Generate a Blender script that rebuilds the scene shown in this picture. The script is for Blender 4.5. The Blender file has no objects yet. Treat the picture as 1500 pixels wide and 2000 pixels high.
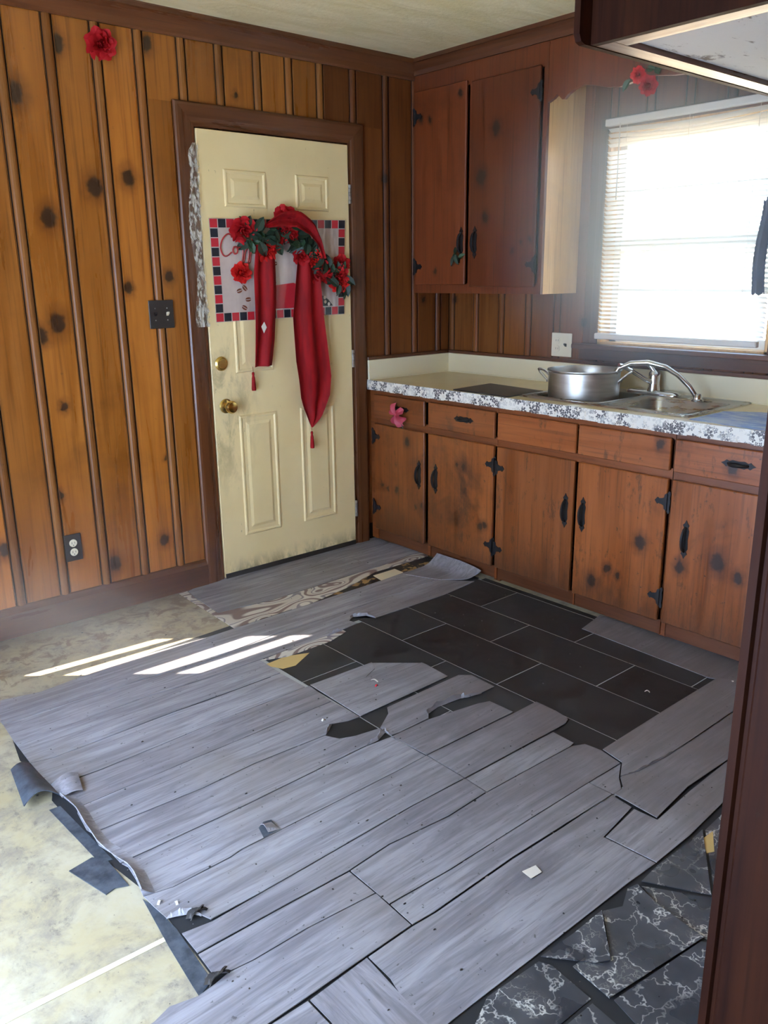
import bpy, bmesh, math, random
import numpy as np
from mathutils import Vector, Matrix, noise
random.seed(7)
S = bpy.context.scene
COL = S.collection

# ---------------------------------------------------------------- camera
def make_camera():
    f, loc, yaw, pitch, roll = 1629.12, (-3.4715, -3.4494, 1.4349), 0.7102, -0.2767, -0.0119
    cy, sy, cp, sp = math.cos(yaw), math.sin(yaw), math.cos(pitch), math.sin(pitch)
    fw = Vector((sy*cp, cy*cp, sp)); r = Vector((cy, -sy, 0)); u = r.cross(fw)
    cr, sr = math.cos(roll), math.sin(roll)
    r2 = r*cr + u*sr; u2 = u*cr - r*sr
    cd = bpy.data.cameras.new('camera'); cd.sensor_fit = 'HORIZONTAL'; cd.sensor_width = 36
    cd.lens = 36*f/1500; cd.clip_start = .02
    c = bpy.data.objects.new('camera', cd); COL.objects.link(c)
    m = Matrix((r2, u2, -fw)).transposed().to_4x4(); m.translation = loc
    c.matrix_world = m; S.camera = c
make_camera()

# ---------------------------------------------------------------- world, sun, portals, exposure
W = bpy.data.worlds.new('sky'); S.world = W; W.use_nodes = True
nt = W.node_tree; bgn = nt.nodes['Background']
tc = nt.nodes.new('ShaderNodeTexCoord'); sx = nt.nodes.new('ShaderNodeSeparateXYZ')
rp = nt.nodes.new('ShaderNodeValToRGB')
nt.links.new(tc.outputs['Generated'], sx.inputs[0]); nt.links.new(sx.outputs['Z'], rp.inputs[0])
rp.color_ramp.elements[0].position = 0.0; rp.color_ramp.elements[0].color = (.56, .50, .38, 1)   # bright hazy ground
rp.color_ramp.elements[1].position = .9; rp.color_ramp.elements[1].color = (.26, .52, 1, 1)
e = rp.color_ramp.elements.new(.03); e.color = (.80, .90, 1, 1)
e = rp.color_ramp.elements.new(.25); e.color = (.42, .66, 1, 1)
nt.links.new(rp.outputs[0], bgn.inputs['Color']); bgn.inputs['Strength'].default_value = 34.0
sd = bpy.data.lights.new('sun', 'SUN'); sd.energy = 80; sd.angle = .006; sd.color = (1, .94, .84)
so = bpy.data.objects.new('sun', sd); COL.objects.link(so)
SUN = Vector((.993, -.116, -math.tan(math.radians(30)))).normalized()
so.rotation_euler = SUN.to_track_quat('-Z', 'Y').to_euler(); so.location = (-8, 1, 5)
def portal(name, loc, d, w, h):
    l = bpy.data.lights.new(name, 'AREA'); l.shape = 'RECTANGLE'; l.size = w; l.size_y = h; l.cycles.is_portal = True
    o = bpy.data.objects.new(name, l); COL.objects.link(o); o.location = loc
    o.rotation_euler = Vector(d).to_track_quat('-Z', 'Y').to_euler()
portal('sky_portal', (.14, -1.43, 1.58), (-1, 0, 0), .84, .96)
vs = S.view_settings
S.display_settings.display_device = 'sRGB'
vs.view_transform = 'Standard'; vs.look = 'None'; vs.gamma = 1; vs.use_curve_mapping = False; vs.exposure = -.2
S.cycles.use_denoising = True; S.cycles.max_bounces = 10; S.cycles.diffuse_bounces = 6; S.cycles.transparent_max_bounces = 12
S.cycles.volume_bounces = 1
S.cycles.sample_clamp_indirect = 6.0; S.cycles.caustics_reflective = False; S.cycles.caustics_refractive = False

# ---------------------------------------------------------------- node helpers
class N:
    def __init__(s, name):
        s.m = bpy.data.materials.new(name); s.m.use_nodes = True; s.t = s.m.node_tree
        s.b = s.t.nodes['Principled BSDF']
    def n(s, ty, **kw):
        x = s.t.nodes.new('ShaderNode'+ty)
        for k, v in kw.items(): setattr(x, k, v)
        return x
    def put(s, sock, v):
        if isinstance(v, bpy.types.NodeSocket): s.t.links.new(v, sock)
        elif isinstance(v, tuple) and len(v) == 3 and sock.type == 'RGBA': sock.default_value = (*v, 1)
        else: sock.default_value = v
    def math(s, op, a, b=None, c=None):
        x = s.n('Math', operation=op); s.put(x.inputs[0], a)
        if b is not None: s.put(x.inputs[1], b)
        if c is not None: s.put(x.inputs[2], c)
        return x.outputs[0]
    def vm(s, op, a, b=None):
        x = s.n('VectorMath', operation=op); s.put(x.inputs[0], a)
        if b is not None: s.put(x.inputs[1], b)
        return x.outputs['Value'] if op == 'LENGTH' else x.outputs[0]
    def mix(s, f, a, b, bt='MIX'):
        x = s.n('Mix', data_type='RGBA', blend_type=bt); s.put(x.inputs[0], f); s.put(x.inputs[6], a); s.put(x.inputs[7], b)
        return x.outputs[2]
    def rng(s, v, a, b, c=0., d=1., smooth=True):
        x = s.n('MapRange', interpolation_type='SMOOTHSTEP' if smooth else 'LINEAR')
        for i, q in enumerate((v, a, b, c, d)): s.put(x.inputs[i], q)
        return x.outputs[0]
    def pos(s): return s.n('NewGeometry').outputs['Position']
    def noise(s, vec, scale, detail=4., rough=.55, dist=0.):
        x = s.n('TexNoise'); s.put(x.inputs['Vector'], vec)
        for k, v in (('Scale', scale), ('Detail', detail), ('Roughness', rough), ('Distortion', dist)): x.inputs[k].default_value = v
        return x
    def rnd(s): return s.n('ObjectInfo').outputs['Random']
    def bump(s, h, st, d=.01):
        x = s.n('Bump'); s.put(x.inputs['Height'], h); x.inputs['Strength'].default_value = st; x.inputs['Distance'].default_value = d
        s.t.links.new(x.outputs[0], s.b.inputs['Normal'])
    def set(s, **kw):
        for k, v in kw.items(): s.put(s.b.inputs[k], v)
        return s

def plain(name, col, rough=.5, metal=0., **kw):
    k = N(name); k.set(**{'Base Color': col, 'Roughness': rough, 'Metallic': metal}); k.set(**kw); return k.m

def wood(name, base, lite, dark, axis=2, plane=None, knots=(), rough=.32, grime=.5, spec=.5, vary=.3, kr=.022, gs=1., foot=False):
    """grain along axis; knots = (a,b) or (a,b,r) in the plane's two world axes"""
    k = N(name); p = k.pos(); rnd = k.rnd()
    off = k.n('CombineXYZ')
    for i in range(3): k.put(off.inputs[i], k.math('MULTIPLY', rnd, 7.3+i*3))
    sc = [16., 16., 16.]; sc[axis] = 1.1
    q = k.vm('ADD', p, off.outputs[0])
    n1 = k.noise(k.vm('MULTIPLY', q, tuple(v*gs for v in sc)), 1., 5., .6, .8).outputs['Fac']
    sc2 = [95., 95., 95.]; sc2[axis] = 2.5
    n2 = k.noise(k.vm('MULTIPLY', q, tuple(sc2)), 1., 2., .5).outputs['Fac']
    col = k.mix(k.rng(n1, .3, .7), base, lite)
    col = k.mix(k.math('MULTIPLY', k.rng(n2, .5, .75), .45), col, dark)
    if vary: col = k.mix(1., col, k.mix(rnd, (1-vary,)*3, (1+vary*.4,)*3), 'MULTIPLY')
    if knots:
        wob = k.noise(p, 34., 3.).outputs['Color']
        pw = k.vm('ADD', p, k.vm('MULTIPLY', k.vm('SUBTRACT', wob, (.5, .5, .5)), (.036,)*3))
        acc = None; halo = None
        for kn in knots:
            a, b = kn[:2]; r = kn[2] if len(kn) > 2 else kr
            ctr = [0, 0, 0]; inv = [0, 0, 0]
            ctr[plane[0]] = a; ctr[plane[1]] = b; inv[plane[0]] = 1/r; inv[plane[1]] = .78/r
            d = k.vm('LENGTH', k.vm('MULTIPLY', k.vm('SUBTRACT', pw, tuple(ctr)), tuple(inv)))
            acc = d if acc is None else k.math('MINIMUM', acc, d)
        col = k.mix(k.math('MULTIPLY', k.rng(acc, 2.3, .9), .5), col, dark)
        col = k.mix(k.math('MULTIPLY', k.rng(acc, 1.15, .6), .88), col, (.018, .010, .006))
    if grime:
        g = k.noise(p, 2.6, 5., .65, .4).outputs['Fac']
        g2 = k.noise(p, 38., 3., .7).outputs['Fac']
        gm = k.math('MULTIPLY', k.rng(g, .5, .78), grime)
        col = k.mix(gm, col, tuple(c*.45 for c in dark))
        col = k.mix(k.math('MULTIPLY', k.rng(g2, .66, .74), grime*.8), col, (.02, .012, .008))
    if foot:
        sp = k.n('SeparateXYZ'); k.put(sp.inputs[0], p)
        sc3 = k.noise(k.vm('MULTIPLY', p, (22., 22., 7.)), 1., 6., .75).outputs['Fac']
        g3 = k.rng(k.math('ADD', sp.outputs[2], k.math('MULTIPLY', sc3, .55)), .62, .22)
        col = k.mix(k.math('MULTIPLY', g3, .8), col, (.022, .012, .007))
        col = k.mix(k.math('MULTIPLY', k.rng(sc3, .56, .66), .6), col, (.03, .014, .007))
    k.set(**{'Base Color': col, 'Roughness': k.rng(n1, .2, .8, rough-.07, rough+.12), 'Specular IOR Level': spec})
    k.bump(n2, .12, .004)
    return k.m

MAT = {}
KW = [(-2.281,2.1,.035),(-2.011,1.787,.035),(-1.866,1.829,.03),(-2.208,1.665,.034),(-2.222,1.263,.036),(-2.292,1.22,.03),(-1.91,1.396),(-1.718,1.44),(-2.234,.928,.018),(-2.134,.917,.016),(-2.292,.562,.016),(-2.089,.214,.03),(-1.848,.269,.024),(-2.539,.376,.026),(-1.739,2.342,.026),(-2.105,2.288,.03),(-1.333,2.197,.013),(-.479,1.906,.02),(-1.783,1.127,.015),(-1.801,.648,.012),(-3.0,1.5,.03),(-3.2,.8,.03)]
KB = [(-.67,.541,.012),(-.714,.538,.014),(-.829,.263,.017),(-.859,.275,.015),(-1.7,.387,.026),(-1.481,.162,.024),(-1.553,.239,.016),(-1.609,.224,.012),(-1.879,.333,.022),(-2.027,.388,.032),(-.311,.605,.02),(-.112,.337,.01),(-.154,.327,.009),(-.229,.333,.014),(-.419,.283,.012),(-.376,.269,.008),(-2.111,.346,.018),(-1.756,.797,.02)]
KU = [(-.074,2.199,.015),(-.142,2.182,.012),(-.499,1.886,.03),(-.59,2.091,.026),(-.355,2.275,.012),(-.531,1.698,.02),(-.184,1.451,.012),(-.761,1.578,.009),(-.813,1.59,.01),(-.706,1.539,.012)]
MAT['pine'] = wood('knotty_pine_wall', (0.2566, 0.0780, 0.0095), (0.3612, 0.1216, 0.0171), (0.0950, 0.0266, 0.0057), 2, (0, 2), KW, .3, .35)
MAT['pine_shaded'] = wood('shaded_knotty_pine_wall', (0.1125, 0.0315, 0.0075), (0.1500, 0.0465, 0.0112), (0.0450, 0.0135, 0.0045), 2, (0, 2), [(-.479,1.906,.02),(-.2,1.3,.015)], .45, .4, .2)  # same pine, darkened so the corner boards carry the shade
MAT['pine_east'] = wood('shaded_knotty_pine_east', (0.1425, 0.0435, 0.0105), (0.1875, 0.0660, 0.0165), (0.0600, 0.0180, 0.0060), 2, (1, 2), [(-.05,1.3,.014),(-.93,1.2,.02),(-2.0,1.7,.03)], .5, .4, .12)  # same pine again, the sink wall's shade put into its colour
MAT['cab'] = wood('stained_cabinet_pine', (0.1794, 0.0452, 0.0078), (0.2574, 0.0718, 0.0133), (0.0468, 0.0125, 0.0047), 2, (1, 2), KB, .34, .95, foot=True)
MAT['cab_rail'] = wood('stained_rail_pine', (0.1482, 0.0374, 0.0086), (0.2028, 0.0546, 0.0125), (0.0468, 0.0125, 0.0047), 1, None, (), .36, .6)
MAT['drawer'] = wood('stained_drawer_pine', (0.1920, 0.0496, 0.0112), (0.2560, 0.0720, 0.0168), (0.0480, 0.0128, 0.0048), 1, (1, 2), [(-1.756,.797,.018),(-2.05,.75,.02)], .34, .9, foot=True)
MAT['upper'] = wood('upper_cabinet_pine', (0.1142, 0.0243, 0.0064), (0.1499, 0.0343, 0.0086), (0.0357, 0.0100, 0.0043), 2, (1, 2), KU, .36, .45)
MAT['side'] = wood('sunlit_pine', (.66, .39, .15), (.78, .50, .22), (.36, .16, .05), 2, None, (), .4, .25)  # pine lightened to carry the daylight falling on it
MAT['trim'] = wood('dark_stained_trim', (0.0837, 0.0260, 0.0087), (0.1240, 0.0409, 0.0124), (0.0372, 0.0112, 0.0050), 0, None, (), .3, .45)
MAT['trim_y'] = wood('dark_stained_trim_y', (0.0868, 0.0260, 0.0099), (0.1240, 0.0397, 0.0136), (0.0372, 0.0112, 0.0050), 1, None, (), .32, .45)
MAT['trim_z'] = wood('dark_stained_trim_z', (0.0870, 0.0267, 0.0081), (0.1276, 0.0418, 0.0116), (0.0348, 0.0104, 0.0046), 2, None, (), .3, .5)
MAT['post'] = wood('dark_varnished_post', (0.0198, 0.0050, 0.0025), (0.0358, 0.0099, 0.0039), (0.0066, 0.0022, 0.0017), 2, None, (), .6, .4, .08)
MAT['bead'] = wood('bead_strip_pine', (0.1760, 0.0600, 0.0128), (0.2400, 0.0920, 0.0200), (0.0640, 0.0192, 0.0056), 2, None, (), .36, .3, .22)
MAT['black_iron'] = plain('black_iron', (.022, .020, .020), .48, .6)
MAT['dark_plate'] = plain('dark_brown_plate', (.030, .024, .020), .4, .2)
MAT['brass'] = plain('worn_brass', (.62, .42, .13), .25, 1.)
MAT['chrome'] = plain('chrome', (.72, .73, .74), .16, 1.)
MAT['black_gap'] = plain('dark_recess', (.008, .006, .005), .8)
MAT['ivory'] = plain('ivory_plastic', (.72, .66, .50), .4)
MAT['cream_lam'] = plain('cream_laminate', (.74, .66, .46), .3)
MAT['red_petal'] = plain('red_silk_petal', (.36, .006, .008), .7, 0., **{'Specular IOR Level': .2})
MAT['red_petal2'] = plain('bright_red_petal', (.52, .011, .008), .7, 0., **{'Specular IOR Level': .2})
MAT['red_silk'] = None
MAT['leaf'] = plain('dark_green_silk_leaf', (.010, .024, .010), .6)
MAT['leaf2'] = plain('green_silk_leaf', (.022, .055, .018), .6)
MAT['white_plastic'] = plain('white_plastic', (.80, .80, .78), .4)
MAT['tag_white'] = plain('white_paper', (.80, .76, .68), .7)
MAT['dark_metal'] = plain('dark_stove_mat', (.030, .030, .032), .35)
MAT['red_print'] = plain('red_print', (.45, .022, .030), .18)
MAT['black_print'] = plain('black_print', (.016, .016, .020), .18)
MAT['lettering'] = plain('red_lettering', (.33, .03, .03), .2)
MAT['bean'] = plain('bean_print', (.16, .05, .025), .2)
MAT['magenta'] = plain('dusty_red_ribbon', (.36, .035, .055), .6)
MAT['cloth_dark'] = plain('dark_blue_cloth', (.07, .08, .13), .85)
MAT['wire'] = plain('dark_wire', (.02, .02, .02), .5)

def m_silk():
    k = N('crimson_satin'); p = k.pos()
    n = k.noise(k.vm('MULTIPLY', p, (30, 30, 5)), 1., 4.).outputs['Fac']
    k.set(**{'Base Color': k.mix(k.rng(n, .3, .7), (.17, .002, .003), (.29, .004, .006)), 'Specular IOR Level': .2, 'Roughness': .7})
    return k.m
MAT['red_silk'] = m_silk()
def m_plank(axis, name):
    k = N(name); p = k.pos(); rnd = k.rnd()
    off = k.n('CombineXYZ')
    for i in range(3): k.put(off.inputs[i], k.math('MULTIPLY', rnd, 11.+i*5))
    q = k.vm('ADD', p, off.outputs[0])
    a = [26., 26., 26.]; a[axis] = 2.2
    b = [150., 150., 150.]; b[axis] = 7.
    n1 = k.noise(k.vm('MULTIPLY', q, tuple(a)), 1., 6., .65, 1.2).outputs['Fac']
    n2 = k.noise(k.vm('MULTIPLY', q, tuple(b)), 1., 3., .6).outputs['Fac']
    n3 = k.noise(p, 2.2, 4.).outputs['Fac']
    col = k.mix(k.rng(n1, .32, .70), (.165, .156, .163), (.325, .312, .320))
    col = k.mix(k.math('MULTIPLY', k.rng(n2, .52, .7), .45), col, (.095, .088, .09))
    col = k.mix(k.math('MULTIPLY', k.rng(n3, .46, .75), .55), col, (.19, .16, .13))
    dirt_falloff = k.vm('LENGTH', k.vm('MULTIPLY', k.vm('SUBTRACT', p, (-1.0, -2.0, 0)), (.75, .62, 0)))  # brown dirt, plus light falloff towards the right painted into the planks
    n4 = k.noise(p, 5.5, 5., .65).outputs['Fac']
    col = k.mix(k.math('MULTIPLY', k.rng(k.math('ADD', dirt_falloff, k.math('MULTIPLY', n4, .9)), 1.55, .55), .8), col, (.115, .100, .088))
    col = k.mix(1., col, k.mix(rnd, (.86, .84, .86), (1.10, 1.10, 1.12)), 'MULTIPLY')
    sp = k.noise(p, 70., 2.).outputs['Fac']
    col = k.mix(k.math('MULTIPLY', k.rng(sp, .70, .74), .7), col, (.05, .045, .04))
    k.set(**{'Base Color': col, 'Roughness': k.rng(n3, .3, .7, .34, .5), 'Specular IOR Level': .5})
    k.bump(n2, .15, .003); return k.m
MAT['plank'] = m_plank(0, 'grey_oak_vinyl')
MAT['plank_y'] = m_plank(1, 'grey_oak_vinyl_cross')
def m_slate():
    k = N('dark_slate_vinyl'); p = k.pos(); rnd = k.rnd()
    n = k.noise(p, 7., 6., .65, .6).outputs['Fac']
    col = k.mix(k.rng(n, .3, .7), (.014, .014, .014), (.032, .031, .030))
    col = k.mix(1., col, k.mix(rnd, (.75, .72, .70), (1.25, 1.25, 1.25)), 'MULTIPLY')
    k.set(**{'Base Color': col, 'Specular IOR Level': .3, 'Roughness': k.rng(n, .3, .7, .42, .62)}); return k.m
MAT['slate'] = m_slate()
MAT['grout'] = plain('pale_joint', (.36, .36, .34), .7)
def m_bluegrey():
    k = N('blue_grey_vinyl_back'); p = k.pos()
    n = k.noise(p, 22., 5., .7).outputs['Fac']
    k.set(**{'Base Color': k.mix(k.rng(n, .3, .7), (.022, .028, .036), (.075, .088, .105)), 'Roughness': .4}); return k.m
MAT['slate_scrap'] = m_bluegrey()
def m_marble():
    k = N('black_marble_vinyl'); p = k.pos(); rnd = k.rnd()
    off = k.n('CombineXYZ'); k.put(off.inputs[0], k.math('MULTIPLY', rnd, 9.)); k.put(off.inputs[1], k.math('MULTIPLY', rnd, 5.))
    q = k.vm('ADD', p, off.outputs[0])
    wob = k.noise(q, 9., 4., .7).outputs['Color']
    pw = k.vm('ADD', q, k.vm('MULTIPLY', k.vm('SUBTRACT', wob, (.5, .5, .5)), (.16,)*3))
    v = k.n('TexVoronoi', feature='DISTANCE_TO_EDGE'); k.put(v.inputs['Vector'], pw); v.inputs['Scale'].default_value = 11.
    v2 = k.n('TexVoronoi', feature='DISTANCE_TO_EDGE'); k.put(v2.inputs['Vector'], pw); v2.inputs['Scale'].default_value = 27.
    br = k.noise(q, 6., 3.).outputs['Fac']
    ve = k.math('MULTIPLY', k.rng(v.outputs[0], .035, .0), k.rng(br, .38, .62))
    ve2 = k.math('MULTIPLY', k.rng(v2.outputs[0], .05, .0), k.rng(br, .52, .7))
    col = k.mix(k.rng(br, .3, .75), (.018, .020, .026), (.07, .07, .075))
    col = k.mix(k.math('MULTIPLY', ve, .85), col, (.55, .53, .48)); col = k.mix(k.math('MULTIPLY', ve2, .6), col, (.50, .47, .40))
    k.set(**{'Base Color': col, 'Roughness': k.rng(br, .3, .7, .22, .4)}); return k.m
MAT['marble'] = m_marble()
def m_subfloor():
    k = N('worn_cream_subfloor'); p = k.pos()
    a = k.noise(p, 3.2, 8., .7, .5).outputs['Fac']; b = k.noise(p, 11., 6., .7, .8).outputs['Fac']; c = k.noise(p, 46., 3., .7).outputs['Fac']
    col = k.mix(k.rng(a, .35, .65), (.36, .295, .165), (.40, .35, .24))
    d = k.noise(p, 7.5, 9., .75, .3).outputs['Fac']; f = k.noise(k.vm('MULTIPLY', p, (30., 18., 1.)), 1., 5., .75).outputs['Fac']
    col = k.mix(k.math('MULTIPLY', k.rng(d, .42, .66), .8), col, (.20, .17, .135))
    col = k.mix(k.math('MULTIPLY', k.math('MULTIPLY', k.rng(f, .52, .66), k.rng(d, .42, .58)), .7), col, (.13, .11, .09))
    # worn brown patches, most of them along the skirting
    sep = k.n('SeparateXYZ'); k.put(sep.inputs[0], p)
    wear = k.math('MULTIPLY', k.rng(b, .50, .60), k.rng(k.math('ADD', sep.outputs[1], k.math('MULTIPLY', a, .9)), -.25, .25))
    col = k.mix(k.math('MULTIPLY', wear, .85), col, (.16, .10, .055))
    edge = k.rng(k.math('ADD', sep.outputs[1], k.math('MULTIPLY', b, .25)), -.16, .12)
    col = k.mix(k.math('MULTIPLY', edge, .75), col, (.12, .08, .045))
    col = k.mix(k.math('MULTIPLY', k.rng(c, .67, .73), .75), col, (.10, .08, .06))
    k.set(**{'Base Color': col, 'Roughness': .5}); k.bump(b, .1, .004); return k.m
MAT['subfloor'] = m_subfloor()
def m_ceiling():
    k = N('swirled_ceiling_plaster'); p = k.pos()
    a = k.noise(k.vm('MULTIPLY', p, (2.2, 9., 1.)), 1., 4., .6, 1.).outputs['Fac']; b = k.noise(p, 60., 4.).outputs['Fac']
    k.set(**{'Base Color': k.mix(k.rng(a, .3, .7), (.74, .61, .31), (.84, .72, .43)), 'Roughness': .85}); k.bump(k.math('ADD', a, k.math('MULTIPLY', b, .15)), .35, .03); return k.m
MAT['ceiling'] = m_ceiling()
def m_door():
    k = N('grimy_cream_door_paint'); p = k.pos()
    a = k.noise(p, 2.5, 4.).outputs['Fac']
    g = k.noise(k.vm('MULTIPLY', p, (14., 14., 6.)), 1., 6., .7, .5).outputs['Fac']
    d = k.vm('LENGTH', k.vm('MULTIPLY', k.vm('SUBTRACT', p, (-1.50, 0, .83)), (4.2, 0, 1.9)))
    dirt = k.math('MULTIPLY', k.rng(d, 1.0, .1), k.rng(g, .42, .66))
    c = k.noise(k.vm('MULTIPLY', p, (60., 60., 20.)), 1., 3., .7).outputs['Fac']
    col = k.mix(k.rng(a, .3, .7), (.76, .58, .28), (.83, .65, .34))
    col = k.mix(k.math('MULTIPLY', dirt, .62), col, (.16, .11, .045))
    col = k.mix(k.math('MULTIPLY', k.rng(c, .70, .76), .6), col, (.12, .09, .05))
    sep = k.n('SeparateXYZ'); k.put(sep.inputs[0], p)
    low = k.math('MULTIPLY', k.rng(sep.outputs[2], .12, .0), k.rng(g, .35, .6))
    col = k.mix(k.math('MULTIPLY', low, .8), col, (.10, .07, .04))
    k.set(**{'Base Color': col, 'Roughness': .38}); return k.m
MAT['door'] = m_door()
def m_floral():
    k = N('black_floral_edge_paper'); p = k.pos()
    sep = k.n('SeparateXYZ'); k.put(sep.inputs[0], p)
    uv = k.n('CombineXYZ'); k.put(uv.inputs[0], k.math('ADD', sep.outputs[1], k.math('MULTIPLY', sep.outputs[0], 1.))); k.put(uv.inputs[1], sep.outputs[2])
    acc = None
    for sc, pet, thr in ((30., 5., .44), (60., 4., .42)):
        v = k.n('TexVoronoi', voronoi_dimensions='2D'); k.put(v.inputs['Vector'], uv.outputs[0]); v.inputs['Scale'].default_value = sc
        dl = k.vm('SUBTRACT', k.vm('MULTIPLY', uv.outputs[0], (sc,)*3), k.vm('MULTIPLY', v.outputs['Position'], (sc,)*3))
        s2 = k.n('SeparateXYZ'); k.put(s2.inputs[0], dl)
        th = k.math('ARCTAN2', s2.outputs[1], s2.outputs[0])
        r = k.vm('LENGTH', dl)
        s3 = k.n('SeparateXYZ'); k.put(s3.inputs[0], v.outputs['Color'])
        lobe = k.math('ABSOLUTE', k.math('COSINE', k.math('ADD', k.math('MULTIPLY', th, pet/2), k.math('MULTIPLY', s3.outputs[0], 6.))))
        edge = k.math('MULTIPLY', k.math('POWER', lobe, .6), k.math('MULTIPLY_ADD', s3.outputs[1], .25, thr-.06))
        inside = k.rng(k.math('SUBTRACT', edge, r), 0., .06)
        inside = k.math('MULTIPLY', inside, k.rng(r, .07, .13))
        acc = inside if acc is None else k.math('MAXIMUM', acc, k.math('MULTIPLY', inside, k.rng(s3.outputs[2], .4, .5)))
    fade = k.noise(p, 9., 3.).outputs['Fac']
    dens = k.rng(fade, .40, .52, .25, 1.)
    st = k.noise(p, 40., 3.).outputs['Fac']
    col = k.mix(k.rng(st, .55, .75), (.82, .79, .71), (.66, .58, .45))
    col = k.mix(k.math('MULTIPLY', k.math('MULTIPLY', acc, dens), .95), col, (.035, .03, .035))
    k.set(**{'Base Color': col, 'Roughness': .35}); return k.m
MAT['floral'] = m_floral()
def m_counter():
    k = N('cream_counter_laminate'); p = k.pos()
    a = k.noise(p, 5., 6., .65).outputs['Fac']; c = k.noise(p, 60., 3., .7).outputs['Fac']
    col = k.mix(k.rng(a, .35, .7), (.82, .70, .42), (.74, .61, .35))
    col = k.mix(k.math('MULTIPLY', k.rng(c, .70, .76), .5), col, (.12, .09, .05))
    k.set(**{'Base Color': col, 'Roughness': .28}); return k.m
MAT['counter'] = m_counter()
def m_soffit():
    k = N('peeling_white_soffit_paint'); p = k.pos()
    a = k.noise(k.vm('MULTIPLY', p, (4., 12., 4.)), 1., 6., .7, .6).outputs['Fac']
    col = k.mix(k.rng(a, .34, .42), (.20, .16, .12), (.80, .80, .74))
    k.set(**{'Base Color': col, 'Roughness': .8}); k.bump(a, .3, .01); return k.m
MAT['soffit'] = m_soffit()
def m_lino():
    k = N('patterned_linoleum'); p = k.pos()
    v = k.n('TexVoronoi', feature='SMOOTH_F1'); k.put(v.inputs['Vector'], k.vm('MULTIPLY', p, (1., 1.9, 1.))); v.inputs['Scale'].default_value = 5.5
    w = k.math('FRACT', k.math('MULTIPLY', v.outputs['Distance'], 3.6))
    col = k.mix(k.rng(w, .35, .45), (.55, .50, .42), (.17, .105, .09)); col = k.mix(k.rng(w, .62, .72), col, (.62, .58, .50)); col = k.mix(k.rng(w, .86, .92), col, (.22, .19, .20))
    k.set(**{'Base Color': col, 'Roughness': .4}); return k.m
MAT['lino'] = m_lino()
def m_glue():
    k = N('glue_stained_plywood'); p = k.pos()
    a = k.noise(p, 9., 5., .65, .6).outputs['Fac']
    col = k.mix(k.rng(a, .44, .5), (.34, .20, .07), (.015, .012, .010))
    k.set(**{'Base Color': col, 'Roughness': .6}); return k.m
MAT['glue'] = m_glue()
MAT['yellow'] = plain('yellow_plywood', (.50, .34, .12), .7)
MAT['underlay'] = plain('black_adhesive_underlay', (.012, .012, .013), .7)
def m_steel(name, rough, col):
    k = N(name); p = k.pos()
    n = k.noise(k.vm('MULTIPLY', p, (6, 6, 60)), 1., 4.).outputs['Fac']
    k.set(**{'Base Color': k.mix(k.rng(n, .3, .7), tuple(c*.8 for c in col), col), 'Metallic': 1., 'Roughness': k.rng(n, .3, .7, rough-.06, rough+.08)}); return k.m
MAT['alu'] = m_steel('scuffed_aluminium', .38, (.60, .59, .56))
MAT['steel'] = m_steel('stained_stainless_steel', .30, (.52, .51, .46))
def m_slat():
    k = N('white_blind_slat'); t = k.t
    d = k.n('BsdfDiffuse'); d.inputs[0].default_value = (.85, .85, .82, 1)
    tr = k.n('BsdfTranslucent'); tr.inputs[0].default_value = (.85, .84, .80, 1)
    mx = k.n('MixShader'); mx.inputs[0].default_value = .5
    t.links.new(d.outputs[0], mx.inputs[1]); t.links.new(tr.outputs[0], mx.inputs[2])
    t.links.new(mx.outputs[0], t.nodes['Material Output'].inputs[0]); return k.m
MAT['slat'] = m_slat()
def m_thin(name, tint, gloss, rough, opaque=0.):
    k = N(name); t = k.t
    a = k.n('BsdfTransparent'); a.inputs[0].default_value = (*tint, 1)
    g = k.n('BsdfGlossy'); g.inputs[0].default_value = (.95, .95, .95, 1); g.inputs[1].default_value = rough
    f = k.n('Fresnel'); f.inputs[0].default_value = 1.45
    mx = k.n('MixShader'); t.links.new(k.math('ADD', f.outputs[0], gloss), mx.inputs[0])
    t.links.new(a.outputs[0], mx.inputs[1]); t.links.new(g.outputs[0], mx.inputs[2])
    t.links.new(mx.outputs[0], t.nodes['Material Output'].inputs[0]); return k.m
def m_diffuser():
    k = N('pale_blue_light_diffuser'); t = k.t
    d = k.n('BsdfDiffuse'); d.inputs[0].default_value = (.60, .72, .88, 1)
    tr = k.n('BsdfTranslucent'); tr.inputs[0].default_value = (.45, .57, .80, 1)
    mx = k.n('MixShader'); mx.inputs[0].default_value = .65
    t.links.new(d.outputs[0], mx.inputs[1]); t.links.new(tr.outputs[0], mx.inputs[2])
    t.links.new(mx.outputs[0], t.nodes['Material Output'].inputs[0]); return k.m
MAT['diffuser'] = m_diffuser()
def m_haze(name, ctr, rad, dens, aniso, col):
    """dust and added glare haze in the air, thinning out from ctr"""
    k = N(name); t = k.t; t.nodes.remove(k.b)
    v = k.n('VolumeScatter'); v.inputs['Color'].default_value = col; v.inputs['Anisotropy'].default_value = aniso
    d = k.vm('LENGTH', k.vm('MULTIPLY', k.vm('SUBTRACT', k.pos(), ctr), tuple(1/r for r in rad)))
    k.put(v.inputs['Density'], k.math('MULTIPLY', k.rng(d, 1., .0), dens))
    t.links.new(v.outputs[0], t.nodes['Material Output'].inputs['Volume']); return k.m
MAT['glare_haze_window'] = m_haze('added_glare_haze', (-.05, -1.42, 1.62), (.80, .95, .95), 2.3, .0, (.55, .79, 1, 1))  # added haze that imitates lens glare around the window
MAT['haze_beam'] = m_haze('dusty_air_in_sunbeam', (-2.45, -.55, .25), (1.0, .6, .65), .20, .2, (.75, .85, 1, 1))

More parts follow.
